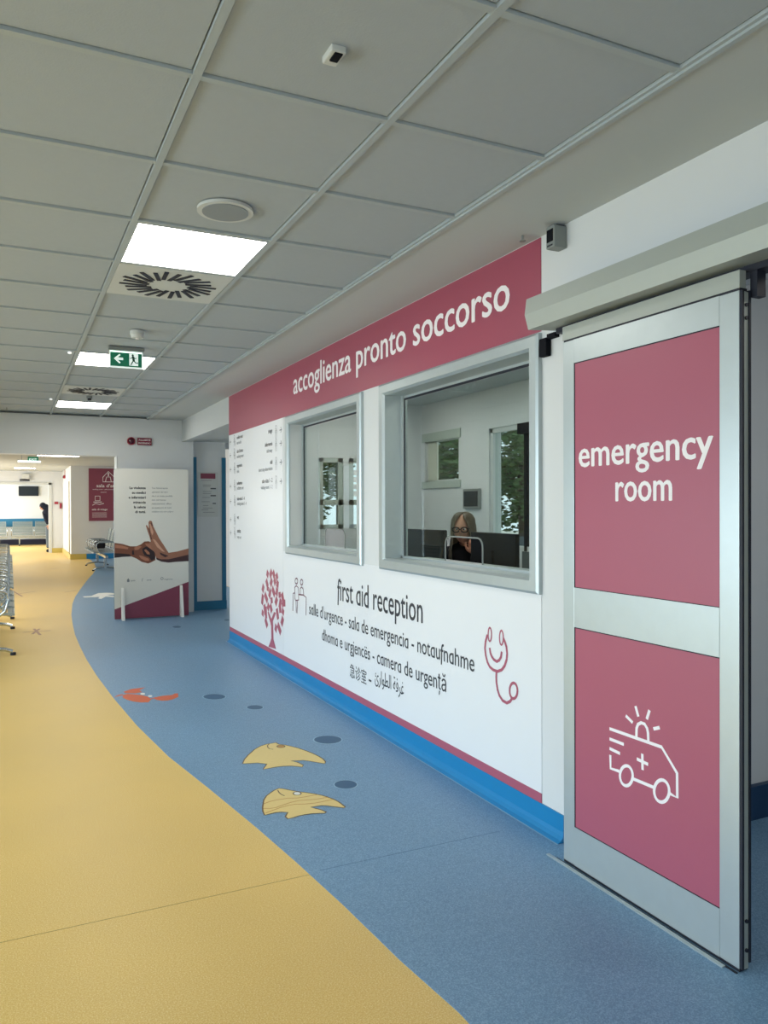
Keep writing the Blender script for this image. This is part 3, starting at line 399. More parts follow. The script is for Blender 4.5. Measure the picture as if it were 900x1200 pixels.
for t1, t2, z1, z2 in rows:
    lettering(t1, (XT, 6.742, z1), U_, Z_, None, .055, M['ink'], wall_right, .012, 'R')
    if t2: lettering(t2, (XT, 6.742, z2), U_, Z_, None, .048, M['ink2'], wall_right, .004, 'R')
    arrow(6.53, z1+.0, 1, wall_right); figure(6.635, z1-.01, wall_right)

# reception windows
def recept_window(n, y0, y1, z0, z1, ah):
    """y0<y1 outer frame"""
    w_ = .070; win = None
    t = .028
    def mould(a, b_):   # chamfered aluminium profile running from a to b
        return a, b_
    ring = [(y0, z0), (y1, z0), (y1, z1), (y0, z1)]
    bm = MB(); prof = [(0, 0), (0, -.020), (.012, -t), (.058, -t), (w_, -.012), (w_, .11), (w_-.006, .11), (w_-.006, 0)]
    cx, cz = (y0+y1)/2, (z0+z1)/2
    vs = []
    for (y, z) in ring:
        sy = 1 if y < cx else -1; sz = 1 if z < cz else -1
        vs.append([bm.bm.verts.new((W+d, y+sy*a, z+sz*a)) for a, d in prof])
    for i in range(4):
        A, B = vs[i], vs[(i+1) % 4]
        for k in range(len(prof)): bm.bm.faces.new((A[k], A[(k+1) % len(prof)], B[(k+1) % len(prof)], B[k]))
    win = struct(bm.build(n, M['alu']))
    # inner sash at the pane
    Y0, Y1, Z0, Z1 = y0+w_, y1-w_, z0+w_, z1-w_
    bm = MB(); s_ = .022; xa, xb = W+.10, W+.135
    bm.box(xa, xb, Y0, Y0+s_, Z0, Z1); bm.box(xa, xb, Y1-s_, Y1, Z0, Z1); bm.box(xa, xb, Y0, Y1, Z0, Z0+s_*.6); bm.box(xa+.012, xb, Y0, Y1, Z1-.014, Z1)
    bm.build('sash', M['alu'], win)
    bm = MB(); g = .006
    bm.box(xa+.012, xa+.018, Y1-s_-g, Y1-s_, Z0+.01, Z1-.014); bm.box(xa+.012, xa+.02, Y0+s_, Y1-s_, Z1-.014-g*2, Z1-.014)
    bm.build('gasket', M['dark'], win)
    # pane with a speech arch cut out at its foot
    ya, yb, za = ah; r = .05
    a, c, zb, zt = Y0+s_, Y1-s_, Z0+.012, Z1-.03
    pts = [(a, zb), (ya, zb), (ya, za-r)]+[(ya+r-r*math.cos(k*PI/12), za-r+r*math.sin(k*PI/12)) for k in range(1, 6)]+[(ya+r, za), (yb-r, za)]+[(yb-r+r*math.sin(k*PI/12), za-r+r*math.cos(k*PI/12)) for k in range(1, 6)]+[(yb, za-r), (yb, zb), (c, zb), (c, zt), (a, zt)]
    MB().prism(pts, .003, (W+.120, 0, 0), (0, 1, 0), (0, 0, 1), (1, 0, 0)).build('pane', MATS['glass'], win)
    arch = [(W+.1215, p[0], p[1]) for p in pts[1:-3]]
    MB().tube(arch, .0045, 6).build('speech_arch_edge', M['plastd'], win)
    MB().box(W+.02, W+.30, Y0-.005, Y1+.005, Z0-.018, Z0-.002).build('window_sill', M['alu'], win)
    return win
recept_window('window_1', 4.746, 6.333, 1.051, 2.214, (5.365, 5.77, 1.275))
recept_window('window_2', 2.812, 4.466, 1.051, 2.214, (3.485, 3.875, 1.275))

# far wall with the wide opening, the niche and the rest of the shell
b = MB(); b.box(1.283, 2.29, 10.85, 11.10, 0, H); b.box(-1.4, 1.283, 10.85, 11.10, 2.135, H); b.box(-4, -1.4, 10.85, 11.10, 0, H)
struct(b.build('wall_far', M['wall']))
MB().box(1.279, 1.283, 10.84, 11.11, 0, 2.13).build('corner_guard', M['alu'], bpy.data.objects['wall_far'])
b = MB(); b.box(2.29, 2.775, 11.0, 11.2, 0, H); pier = struct(b.build('wall_niche', M['wall']))
for x0, x1 in ((2.292, 2.362), (2.722, 2.778)): MB().box(x0, x1, 10.975, 11.0, .125, 2.155).build('corner_guard', M['skirtd'], pier)
MB().box(2.285, 2.782, 10.97, 11.0, 0, .125).build('skirting', M['skirtd'], pier)
# bulkhead over the side passage
b = MB(); b.box(W, W+.12, 8.28, 10.85, 2.352, H); b.box(W+.12, 3.6, 8.28, 11.0, 2.375, 2.42)
struct(b.build('trim_1', M['ceil']))
b = MB(); b.box(X1, 4.55, 8.13, 8.28, 0, 1.20); b.box(X1, 4.55, 8.13, 8.28, 2.0, H); b.box(X1, 3.10, 8.13, 8.28, 1.2, 2.0); b.box(3.40, 3.47, 8.13, 8.28, 1.2, 2.0); b.box(3.80, 4.55, 8.13, 8.28, 1.2, 2.0)
b.box(3.0, 3.1, 8.28, 10.9, 0, H)
struct(b.build('wall_office_end', M['wall']))
b = MB()
XB = 4.4
b.box(XB, XB+.15, 2.5, 8.13, 0, 1.02); b.box(XB, XB+.15, 2.5, 8.13, 2.24, H); b.box(XB, XB+.15, 8.03, 8.13, 1.02, 2.24); b.box(XB, XB+.15, 6.68, 7.26, 1.02, 2.24)
b.box(XB, XB+.15, 7.26, 8.03, 1.02, 1.71); b.box(XB, XB+.15, 2.5, 5.60, 1.02, 2.24)
struct(b.build('wall_office_back', M['wall']))
b = MB(); b.box(X1, 5.2, 2.50, 2.65, 0, H); b.box(4.95, 5.1, -3, 2.5, 0, H)
struct(b.build('wall_emergency_room', M['wall']))
MB().box(X1, 4.95, 2.47, 2.50, 0, .155).build('baseboard_emergency_room', mat('navy_skirting', (18, 56, 92), .45)); struct(bpy.data.objects['baseboard_emergency_room'])
# left wall with its big windows and the wall behind the viewer
b = MB(); b.box(-4.1, -3.95, -3, 11.1, 0, .3); b.box(-4.1, -3.95, -3, 11.1, 2.05, H); b.box(-4.1, -3.95, 8.66, 11.1, .3, 2.05); b.box(-4.1, -3.95, -3, -.7, .3, 2.05)
struct(b.build('wall_left', M['wall']))
b = MB()
for k in range(7): b.box(-4.06, -3.99, -.7+k*1.56-.03, -.7+k*1.56+.03, .3, 2.05)
b.box(-4.06, -3.99, -.7, 8.66, .3, .36); b.box(-4.06, -3.99, -.7, 8.66, 1.99, 2.05)
w3 = struct(b.build('window_3', M['alu']))
MB().box(-4.03, -4.02, -.7, 8.66, .3, 2.05).build('pane', MATS['glass'], w3)
struct(MB().box(-4.1, 5.1, -3.1, -3.0, 0, H).build('wall_rear', M['wall']))

# hall beyond the opening
b = MB(); b.box(1.55, 3.75, 23.6, 23.75, 0, H); b.box(1.55, 1.70, 23.75, 27.5, 0, H)
b.box(1.13, 1.70, 27.5, 27.65, 0, H); b.box(-.4, 1.13, 27.5, 27.65, 2.215, H); b.box(-2.6, -.4, 27.5, 27.65, 0, H)
struct(b.build('wall_hall_end', M['wall']))
struct(MB().box(3.6, 3.75, 11.2, 23.6, 0, H).build('wall_hall_right', M['wall']))
b = MB(); b.box(-2.75, -2.6, 11.1, 16.1, 0, H); b.box(-2.75, -2.6, 18.3, 36, 0, H); b.box(-2.75, -2.6, 17.33, 17.5, 0, H); b.box(-2.75, -2.6, 16.1, 18.3, 0, .9); b.box(-2.75, -2.6, 16.1, 18.3, 2.5, H)
struct(b.build('wall_hall_left', M['wall']))
b = MB(); b.box(-2.6, 5, 34, 34.15, 0, H); b.box(3.4, 3.55, 27.65, 34, 0, H); b.box(2.775, 3.7, 11.2, 11.3, 2.3, H)
struct(b.build('wall_waiting_room', M['wall']))
MB().box(-2.6, 3.4, 33.97, 34, .72, 1.04).build('wall_bumper', M['skirtd'], bpy.data.objects['wall_waiting_room'])
MB().box(-2.6, 3.4, 33.96, 34, 0, .22).build('skirting', mat('dark_base_band', (20, 28, 60), .5), bpy.data.objects['wall_waiting_room'])  # dark band along the foot of the back wall
b = MB(); b.box(1.95, 3.6, 23.57, 23.6, 0, .15); b.build('baseboard_hall', M['skirt']); struct(bpy.data.objects['baseboard_hall'])
b = MB(); b.box(1.52, 1.95, 23.57, 23.6, 0, .15); b.box(1.525, 1.55, 23.6, 27.5, 0, .15); b.box(1.13, 1.53, 27.47, 27.5, 0, .15)
b.build('baseboard_hall_yellow', M['skirty']); struct(bpy.data.objects['baseboard_hall_yellow'])
b = MB(); b.box(1.13, 1.22, 27.46, 27.5, 0, 2.27); b.box(-.4, 1.22, 27.46, 27.5, 2.21, 2.28); b.box(-.45, -.36, 27.46, 27.5, 0, 2.27)
struct(b.build('door_1', M['plast']))
MB().box(1.49, 1.51, 23.58, 23.595, .15, 2.2).build('trim_2', M['skirty']); struct(bpy.data.objects['trim_2'])
# ---------------- ceiling fittings ----------------
def placed(o, loc): o.location = loc; return o
lp = [((.7743, 3.687), 'lit square ceiling panel, nearest, in front of the wide slotted diffuser'), ((.7743, 6.687), 'lit square ceiling panel directly behind the hanging exit sign'), ((.7743, 9.687), 'lit ceiling panel farthest down the corridor, near the end wall')]
first = None
for i, (p, lb) in enumerate(lp):
    if first is None:
        first = empty('ceiling_light', (*p, H), lb, 'ceiling light', 'square ceiling lights of the corridor')
        b = MB(); b.box(-.288, .288, -.288, -.280, -.004, .02); b.box(-.288, .288, .280, .288, -.004, .02); b.box(-.288, -.280, -.28, .28, -.004, .02); b.box(.280, .288, -.28, .28, -.004, .02)
        b.build('frame', M['bar'], first, (0, 0, 0)); MB().box(-.281, .281, -.281, .281, -.002, .018).build('diffuser', M['lamp'], first, (0, 0, 0))
    else:
        o = copy_tree(first); o.location = (*p, H); o['label'] = lb
proto = None
for p, lb in (((.7743, 4.287), 'square swirl air diffuser with black slots, behind the nearest lit panel'), ((.7743, 8.487), 'square swirl air diffuser far down the ceiling before the last lit panel')):
    if proto is None:
        proto = empty('air_diffuser', (*p, H), lb, 'air vent', 'slotted ceiling diffusers')
        MB().box(-.286, .286, -.286, .286, -.005, .012, .002).build('plate', M['plast'], proto, (0, 0, 0))
        for k in range(24):
            a = 2*PI*k/24+.13; r0, r1 = (.10, .235) if k % 2 else (.115, .255)
            ca, sa = math.cos(a), math.sin(a); sw = .35
            d = Vector((math.cos(a+sw), math.sin(a+sw))); c0 = Vector((ca*r0, sa*r0)); L = (r1-r0)
            MB().prism([(0, -.011), (L, -.011), (L, .011), (0, .011)], .003, (c0.x, c0.y, -.0085), (d.x, d.y, 0), (-d.y, d.x, 0), (0, 0, 1)).build('slot', M['dark'], proto, (0, 0, 0))
    else:
        o = copy_tree(proto); o.location = (*p, H); o['label'] = lb
r = empty('ceiling_speaker', (.79, 3.115, H), 'round grey ceiling speaker in the tile before the nearest lit panel', 'speaker')
MB().cyl((0, 0, -.004), .112, .012, 40).build('rim', M['plast'], r, (0, 0, 0)); MB().cyl((0, 0, -.008), .092, .010, 40).build('grille', M['speaker'], r, (0, 0, 0))
r = empty('ceiling_sensor', (.782, 1.925, H), 'small white ceiling sensor with a dark lens, nearest the top edge', 'sensor')
MB().box(-.021, .021, -.036, .036, -.012, .008, .004).build('housing', M['plast'], r, (0, 0, 0)); MB().box(-.010, .013, -.032, .010, -.016, -.010, .002).build('lens', M['black'], r, (0, 0, 0))
r = empty('smoke_detector', (.785, 5.5, H), 'white round smoke detector above the exit sign', 'smoke detector')
MB().cyl((0, 0, -.012), .048, .024, 28).build('base', M['plast'], r, (0, 0, 0)); MB().cyl((0, 0, -.036), .038, .022, 28, r2=.045).build('sensing_head', M['plast'], r, (0, 0, 0)); MB().cyl((0, 0, -.030), .040, .006, 28).build('vent_slot', M['dark'], r, (0, 0, 0)); MB().cyl((0, 0, -.05), .012, .008, 12).build('indicator', M['whitep'], r, (0, 0, 0))
r = empty('smoke_detector', (.774, 8.90, H), 'tiny detector between the far diffuser and the last lit panel', 'smoke detector')
MB().cyl((0, 0, -.012), .03, .024, 20).build('base', M['plastd'], r, (0, 0, 0)); MB().cyl((0, 0, -.034), .02, .02, 20).build('sensing_head', M['dark'], r, (0, 0, 0))
for p, lb in (((2.05, 2.84), 'small sprinkler head on the plaster beside the rose fascia'), ((-.03, 10.3), 'tiny sprinkler head at the far left above the wide opening')):
    r = empty('sprinkler_head', (*p, H), lb, 'sprinkler', 'sprinkler heads')
    MB().cyl((0, 0, -.012), .005, .026, 10).build('stem', M['plastd'], r, (0, 0, 0)); MB().cyl((0, 0, -.027), .014, .004, 16).build('deflector', M['plastd'], r, (0, 0, 0))
for p, lb in (((.42, 6.46), 'small white spotlight dot beside the lit panel behind the exit sign'), ((.41, 9.3), 'small white spotlight dot beside the farthest lit panel')):
    tag(MB().sph((0, 0, 0), .016, (1, 1, .6), 12).build('ceiling_marker', mat('led_dot', (255, 255, 255), .4, emit=.6), None, (*p, H-.004)), lb, 'sensor', 'white ceiling dots')

# hanging exit sign: arrow left and running figure
r = empty('exit_sign', (.79, 6.1, H), 'green hanging exit sign with left arrow and running figure', 'exit sign')
MB().box(-.128, .128, -.03, .03, -.028, 0, .003).build('housing', M['plastd'], r, (0, 0, 0))
MB().box(-.120, .120, -.004, .004, -.152, -.028).build('light_plate', mat('edge_plate', (225, 240, 236), .2, emit=.5), r, (0, 0, 0))
MB().box(-.112, .112, -.0055, -.004, -.143, -.036).build('green_face', M['green'], r, (0, 0, 0))
MB().box(-.112, .112, -.006, -.004, -.040, -.032).build('lit_strip', M['lamps'], r, (0, 0, 0))
def sgn(pts, m, nm, y=-.0062): return MB().prism(pts, .0004, (0, y, -.0875), (1, 0, 0), (0, 0, 1), (0, -1, 0)).build(nm, m, r, (0, 0, 0))
sgn([(-.088, 0), (-.048, .036), (-.040, .028), (-.060, .009), (-.022, .009), (-.022, -.009), (-.060, -.009), (-.040, -.028), (-.048, -.036)], M['green_w'], 'arrow')
sgn([(.022, -.046), (.086, -.046), (.086, .044), (.022, .044)], M['green_w'], 'door_pictogram')
b = MB(); q = dict(org=(0, -.0070, -.0875), u=(1, 0, 0), v=(0, 0, 1))
b.prism([(.047+.008*math.cos(t), .032+.008*math.sin(t)) for t in [k*PI/6 for k in range(12)]], 0, **q)
b.stroke([(.050, .018), (.054, -.006)], .017, **q); b.stroke([(.044, .017), (.034, .006), (.028, .009)], .006, **q); b.stroke([(.056, .016), (.068, .008), (.074, .014)], .006, **q)
b.stroke([(.052, -.008), (.042, -.024), (.034, -.040)], .008, **q); b.stroke([(.056, -.008), (.066, -.022), (.082, -.024)], .008, **q)
b.build('running_figure', mat('dark_green', (8, 70, 54), .5), r, (0, 0, 0))

# ---------------- right wall: door and its header ----------------
XD = 2.02
b = MB(); b.prism([(2.133, 2.308), (1.939, 2.304), (1.930, 2.238), (1.948, 2.178), (2.085, 2.188), (2.133, 2.188)], 3.06, (0, -.40, 0), (1, 0, 0), (0, 0, 1), (0, 1, 0))
hd = tag(b.build('door_operator', M['alu2']), 'long pale aluminium header box above the sliding door', 'door header')
MB().box(2.06, 2.125, -.35, 2.62, 2.165, 2.19).build('track', M['dark'], hd); MB().box(2.062, 2.10, 1.650, 1.675, 2.085, 2.17).build('carriage_bracket', M['dark'], hd)
dr = empty('sliding_door', (XD, 2.1, 0), 'aluminium sliding door leaf with rose panels reading emergency room', 'door')
def dbox(nm, y0, y1, z0, z1, m, x0=XD, x1=XD+.04, bev=0): return MB().box(x0, x1, y0, y1, z0, z1, bev).build(nm, m, dr)
dbox('stile', 2.458, 2.524, .012, 2.105, M['alu'], bev=.002); dbox('stile', 1.681, 1.755, .012, 2.105, M['alu'], bev=.002)
dbox('rail', 1.755, 2.458, .012, .165, M['alu']); dbox('rail', 1.755, 2.458, .963, 1.120, M['alu']); dbox('rail', 1.755, 2.458, 2.012, 2.105, M['alu'])
dbox('panel', 1.757, 2.456, 1.122, 2.010, M['rose'], XD+.003, XD+.03); dbox('panel', 1.757, 2.456, .167, .961, M['rose'], XD+.003, XD+.03)
for z0, z1 in ((1.120, 2.012), (.165, .963)):
    b = MB(); g = .004; x0, x1 = XD+.001, XD+.004
    b.box(x0, x1, 1.755, 2.458, z0, z0+g*.6); b.box(x0, x1, 1.755, 2.458, z1-g, z1); b.box(x0, x1, 2.458-g, 2.458, z0, z1)
    b.build('gasket', M['dark'], dr)
dbox('carriage_cover', 1.681, 2.530, 2.113, 2.168, M['alu2'], XD+.002, XD+.03); dbox('seal', 1.681, 2.524, 2.105, 2.113, M['dark'], XD+.004, XD+.035)
dbox('edge_seal', 1.672, 1.681, .012, 2.105, M['dark'], XD+.004, XD+.012); dbox('edge_seal', 1.670, 1.681, .03, 2.105, M['dark'], XD+.032, XD+.04); dbox('edge_profile', 1.674, 1.681, .012, 2.10, M['alu2'], XD+.012, XD+.032)
dbox('bottom_seal', 1.681, 2.524, .003, .012, M['dark'], XD+.002, XD+.036)
for z in (2.06, 2.02, .16, .07): MB().cyl((XD+.022, 1.672, z), .006, .006, 10, 'Y').build('screw', M['dark'], dr)
for t_, y0, z, wd in (('emergency', 2.432, 1.598, .652), ('room', 2.226, 1.462, .275)):
    lettering(t_, (XD+.0025, y0, z), U_, Z_, wd, .150, M['whitep'], dr, .018)
b = MB()
for a in G['amb']: b.stroke(a, .0118, (XD+.0026, 0, 0), (0, 1, 0), (0, 0, 1))
lab(b.build('ambulance_emblem', M['whitep'], dr), 'white line-drawn ambulance emblem with siren and cross')
tk = MB().box(1.992, 2.006, 1.72, 2.60, 0, .007).build('floor_track', M['alu'], loc=None); tag(tk, 'thin metal guide strip on the floor under the sliding door', 'door track')
MB().box(2.006, 2.014, 1.68, 2.56, .001, .004).build('guide_groove', M['dark'], tk)
b = MB(); b.box(2.10, 2.134, 1.88, 1.90, 0, 2.19); struct(b.build('door_2', M['alu2']))
r = empty('door_sensor', (W, 2.775, 2.15), 'black motion sensor stub under the left end of the door header', 'sensor')
MB().box(-.030, -.0005, -.030, .022, -.050, .030, .005).build('sensor_head', M['black'], r, (0, 0, 0)); MB().box(-.026, -.0005, -.085, -.030, .022, .042).build('bracket', M['black'], r, (0, 0, 0))
r = empty('wall_sensor', (W, 2.666, 2.585), 'small grey box with a dark window on the wall above the door header', 'sensor')
MB().box(-.068, -.001, -.028, .028, -.048, .045, .004).build('housing', M['plastd'], r, (0, 0, 0)); MB().box(-.0705, -.067, -.020, .020, -.022, .030).build('window', M['black'], r, (0, 0, 0)); MB().box(-.070, -.067, -.016, .018, -.040, -.034).build('slot', M['dark'], r, (0, 0, 0)); MB().box(-.050, -.001, -.022, .024, .045, .050).build('bracket', M['dark'], r, (0, 0, 0))

# ---------------- standing board ----------------
bd = empty('standing_board', (1.68, 10.52, 0), 'tall white awareness board with two printed hands, standing by the end wall', 'board')
YB = 10.505
pts = []
x0, x1, zt, rr_ = 1.206, 2.148, 1.955, .03
pts = [(x0, .012), (x1, .012)]+[(x1-rr_+rr_*math.sin(t), zt-rr_+rr_*math.cos(t)) for t in (PI/2, PI/4, 0)]+[(x0+rr_-rr_*math.sin(t), zt-rr_+rr_*math.cos(t)) for t in (0, PI/4, PI/2)]
MB().prism(pts, .06, (0, YB, 0), (1, 0, 0), (0, 0, 1), (0, 1, 0)).build('panel', M['boarde'], bd)
MB().prism([((p[0]), p[1]) for p in pts], .001, (0, YB-.001, 0), (1, 0, 0), (0, 0, 1), (0, 1, 0)).build('print', M['board'], bd)
K = [0]
def pr_(pts, m, nm):
    K[0] += 1
    return MB().prism(pts, .0002, (0, YB-.0012-.0003*K[0], 0), (1, 0, 0), (0, 0, 1), (0, 1, 0)).build(nm, m, bd)
pr_([(x0, .012), (x1, .012), (x1, .455), (x0, .140)], M['rosed'], 'rose_wedge')
def clipx(p): return [(min(max(a, x0), x1), b_) for a, b_ in p]
pr_(clipx(G['armL']), M['printA'], 'printed_fist')
for p in G['armLd']: pr_(clipx(p), M['printAd'], 'printed_tone')
for p in G['armLl']: pr_(clipx(p), M['printAl'], 'printed_tone')
pr_(clipx(G['armR']), M['printB'], 'printed_open_hand')
for p in G['armRd']: pr_(clipx(p), M['printBd'], 'printed_tone')
for p in G['armRl']: pr_(clipx(p), M['printBl'], 'printed_tone')
RX, UZ = (1, 0, 0), (0, 0, 1)
for k, (t_) in enumerate(('La violenza', 'su medici', 'e infermieri', 'minaccia', 'la salute', 'di tutti.')):
    lettering(t_, (1.598, YB-.003, 1.690-k*.0625), RX, UZ, (None, None, None, None, None, None)[k], .046, M['ink'], bd, .03, 'R')
for k, t_ in enumerate(('Tuo fisioterapista', 'operatori del vero', 'ma \u00e8 un reato punibile', 'con \u00abarresto\u00bb', 'maltrattamenti, offese', 'se qualcuno di tutti', 'collabora ma non colpire')):
    lettering(t_, (1.675, YB-.003, 1.694-k*.0515), RX, UZ, (.205, .205, .265, .18, .25, .25, .275)[k], .030, M['ink2'], bd, 0.)
for x, wd in ((1.372, .10), (1.575, .10), (1.80, .18)):
    lettering({1.372: 'ospedale', 1.575: 'azienda', 1.80: 'regione toscana'}[x] if x != 1.80 else 'regione', (x+.03, YB-.003, .493), RX, UZ, wd*.6, .026, M['ink2'], bd, .01)
q = dict(org=(0, YB-.003, 0), u=(1, 0, 0), v=(0, 0, 1))
b = MB(); b.prism([(1.36, .485), (1.388, .485), (1.391, .51), (1.374, .535), (1.357, .51)], 0, **q); b.stroke([(1.547, .487), (1.547, .515), (1.56, .525)], .005, **q); b.stroke([(1.80+.016*math.cos(t), .512+.016*math.sin(t)) for t in [k*PI/6 for k in range(13)]], .006, **q); b.build('logo', M['ink2'], bd)['kind'] = 'stuff'
for x in (1.300, 2.045):
    b = MB(); b.prism([(-.12, 0), (.12, 0), (.075, .03), (.063, .04), (-.004, .04), (-.004, .41), (-.02, .415), (-.035, .38)], .034, (x-.015, YB, 0), (0, 1, 0), (0, 0, 1), (1, 0, 0))
    b.build('support_foot', M['paper'], bd)

# notice on the niche pier, alarm and little sign on the far wall
r = empty('notice_sheet', (2.525, 10.99, 1.63), 'paper notice with a rose heading on the narrow wall between blue guards', 'notice')
MB().box(-.145, .145, 0, .008, -.315, .315).build('sheet', M['plast'], r, (0, 0, 0)); MB().box(-.105, .105, -.002, 0, .225, .30).build('heading', M['rosed'], r, (0, 0, 0))
b = MB(); q = dict(org=(0, -.0015, 0), u=(1, 0, 0), v=(0, 0, 1))
for z, a, c in ((.20, -.1, .05), (.135, -.07, .04), (.115, -.07, .03), (.045, -.07, .05), (.015, -.07, .04), (-.04, -.08, .03), (-.10, -.09, .02), (-.155, -.07, .0), (-.19, -.07, .06), (-.215, -.09, .0), (-.25, -.07, .09)): b.stroke([(a, z), (c, z)], .006, **q)
b.build('text_line', M['ink2'], r, (0, 0, 0))['kind'] = 'stuff'
b = MB()
for z in (.085, -.015): b.stroke([(.04, z), (.105, z)], .016, **q)
b.stroke([(.07, -.125), (.105, -.125)], .014, **q); b.build('price_line', M['ink'], r, (0, 0, 0))['kind'] = 'stuff'
r = empty('fire_alarm_beacon', (1.463, 10.85, 2.338), 'dark red round alarm beacon on the end wall above the standing board', 'alarm')
MB().cyl((0, -.015, 0), .052, .03, 24, 'Y').build('base', M['red'], r, (0, 0, 0)); MB().sph((0, -.03, 0), .042, (1, .6, 1), 16).build('lens', mat('dark_red_lens', (70, 6, 30), .2), r, (0, 0, 0))
r = empty('alarm_sign', (1.635, 10.85, 2.336), 'small dark red alarm sign with two white text lines beside the beacon', 'sign')
MB().box(-.092, .092, -.03, 0, -.048, .048, .003).build('housing', mat('alarm_sign_red', (120, 16, 46), .4), r, (0, 0, 0))
lettering('ALLARME', (1.555, 10.8185, 2.345), RX, UZ, .158, .030, M['whitep'], r, .02); lettering('INCENDIO', (1.555, 10.8185, 2.305), RX, UZ, .158, .030, M['whitep'], r, .02)

# ---------------- hall and waiting room furniture ----------------
r = empty('wall_poster', (2.37, 23.598, 1.83), 'large rose poster with white icons and lettering on the hall end wall', 'poster')
MB().box(-.35, .75, -.02, 0, -.75, .75).build('panel', M['rosed'], r, (0, 0, 0))
yp = 23.575
lettering("sala d'attesa", (2.225, yp, 2.045), RX, UZ, .74, .13, M['whitep'], r, .015)
lettering('waiting room - salle d\u2019attente - sala de espera', (2.12, yp, 1.97), RX, UZ, .95, .04, M['whitep'], r, .01)
lettering('wartezimmer', (2.33, yp, 1.89), RX, UZ, .17, .04, M['whitep'], r, .01)
lettering('sala di triage', (2.10, yp, 1.385), RX, UZ, .42, .075, M['whitep'], r, .015)
b = MB(); q = dict(org=(0, yp, 0), u=(1, 0, 0), v=(0, 0, 1))
b.stroke([(2.40, 2.20), (2.40, 2.33), (2.55, 2.50), (2.72, 2.33), (2.72, 2.20), (2.40, 2.20)], .018, **q); b.stroke([(2.47, 2.20), (2.50, 2.34), (2.60, 2.34), (2.63, 2.20)], .018, **q); b.stroke([(2.55, 2.37), (2.55, 2.45)], .03, **q)
b.stroke([(2.19, 1.79), (2.19, 1.66), (2.32, 1.66), (2.32, 1.79), (2.19, 1.79)], .016, **q); b.stroke([(2.15, 1.62), (2.36, 1.62)], .02, **q); b.stroke([(2.12, 1.53), (2.20, 1.58), (2.30, 1.55), (2.42, 1.58)], .016, **q)
for z in (1.31, 1.27, 1.23, 1.19): b.stroke([(2.11, z), (2.50, z)], .008, **q)
b.build('icon', M['whitep'], r)['kind'] = 'stuff'

def make_bench(n, label, pitch=.60, group='perforated steel beam seats'):
    t = empty('beam_seat', (0, 0, 0), label, 'bench', group); Z = (0, 0, 0)
    L = n*pitch
    MB().box(-L/2, L/2, -.03, .03, .30, .36, .004).build('beam', M['steel'], t, Z)
    sm = bm = None
    for k in range(n):
        xc = -L/2+pitch*(k+.5); hw = pitch/2-.045
        if sm is None:
            b = MB()
            for j in range(9):   # slatted, gently dished seat
                y = -.26+j*.052; z = .435+.018*abs(j-4)/4*(1 if j > 4 else .9)-(.02 if j == 0 else 0)
                b.box(-hw, hw, y, y+.042, z, z+.006)
            b.box(-hw, -hw+.02, -.26, .20, .425, .445); b.box(hw-.02, hw, -.26, .20, .425, .445); b.tube([(-hw, -.27, .425), (hw, -.27, .425)], .012, 8)
            sm = b.mesh('seat', M['steelp'])
            b = MB()
            for j in range(9):
                z = .50+j*.046; y = .225+(z-.5)*.22
                b.box(-hw, hw, y, y+.006, z, z+.036)
            b.prism([(.215, .47), (.235, .47), (.325, .92), (.305, .92)], .02, (-hw, 0, 0), (0, 1, 0), (0, 0, 1), (1, 0, 0)); b.prism([(.215, .47), (.235, .47), (.325, .92), (.305, .92)], .02, (hw-.02, 0, 0), (0, 1, 0), (0, 0, 1), (1, 0, 0))
            b.tube([(-hw, .318, .925), (hw, .318, .925)], .013, 8)
            bm = b.mesh('backrest', M['steelp'])
        link('seat', sm, t, (xc, 0, 0)); link('backrest', bm, t, (xc, 0, 0))
    am_ = MB().tube([(0, .22, .47), (0, .235, .60), (0, .20, .655), (0, .10, .665), (0, -.16, .665), (0, -.215, .64), (0, -.23, .58), (0, -.20, .47), (0, -.12, .40)], .012, 8).mesh('armrest', M['steel'])
    for p in am_.polygons: p.use_smooth = True
    for k in range(n+1): link('armrest', am_, t, (-L/2+pitch*k, 0, 0))
    lm = MB(); lm.box(-.022, .022, -.03, .03, .06, .31); lm.tube([(0, .24, .035), (0, .18, .06), (0, 0, .085), (0, -.20, .06), (0, -.26, .035)], .02, 8); lm = lm.mesh('leg', M['steel'])
    fm = MB().cyl((0, 0, .014), .026, .026, 14).mesh('foot', M['dark'])
    for sx in (-L/2+.28, L/2-.28):
        g = link('leg', lm, t, (sx, 0, 0)); link('foot', fm, g, (0, -.265, 0)); link('foot', fm, g, (0, .245, 0))
    return t
bA = make_bench(4, 'steel beam seat at the left picture edge, the nearest one'); bA.location = (-.245, 9.38, 0); bA.rotation_euler = (0, 0, PI/2)
for y, lb in ((12.15, 'steel beam seat at the left edge, just beyond the wide opening'), (14.85, 'third steel beam seat along the left edge'), (17.55, 'farthest steel beam seat along the left edge')):
    o = copy_tree(bA); o.location = (-.245, y, 0); o.rotation_euler = (0, 0, PI/2); o['label'] = lb
o = copy_tree(bA); o.location = (1.98, 19.9, 0); o.rotation_euler = (0, 0, -PI/2); o['label'] = 'steel beam seat on the blue floor behind the standing board'; o['group'] = 'beam seats seen once'
del o['group']
for x, lb in ((-.9, 'steel bench at the far waiting room wall, under the screen, left part'), (.84, 'steel bench at the far waiting room wall, beside the leaning person')):
    c = make_bench(2, lb, .80, 'waiting room benches'); c.location = (x, 33.3, 0)
r = empty('handbag', (1.95, 19.9, .475), 'small black bag lying on the steel seat behind the board', 'bag')
MB().box(-.11, .11, -.15, .15, 0, .15, .03).build('body', M['cloth'], r, (0, 0, 0)); MB().tube([(0, -.09, .14), (0, -.06, .21), (0, .06, .21), (0, .09, .14)], .008, 6).build('handle', M['cloth'], r, (0, 0, 0))
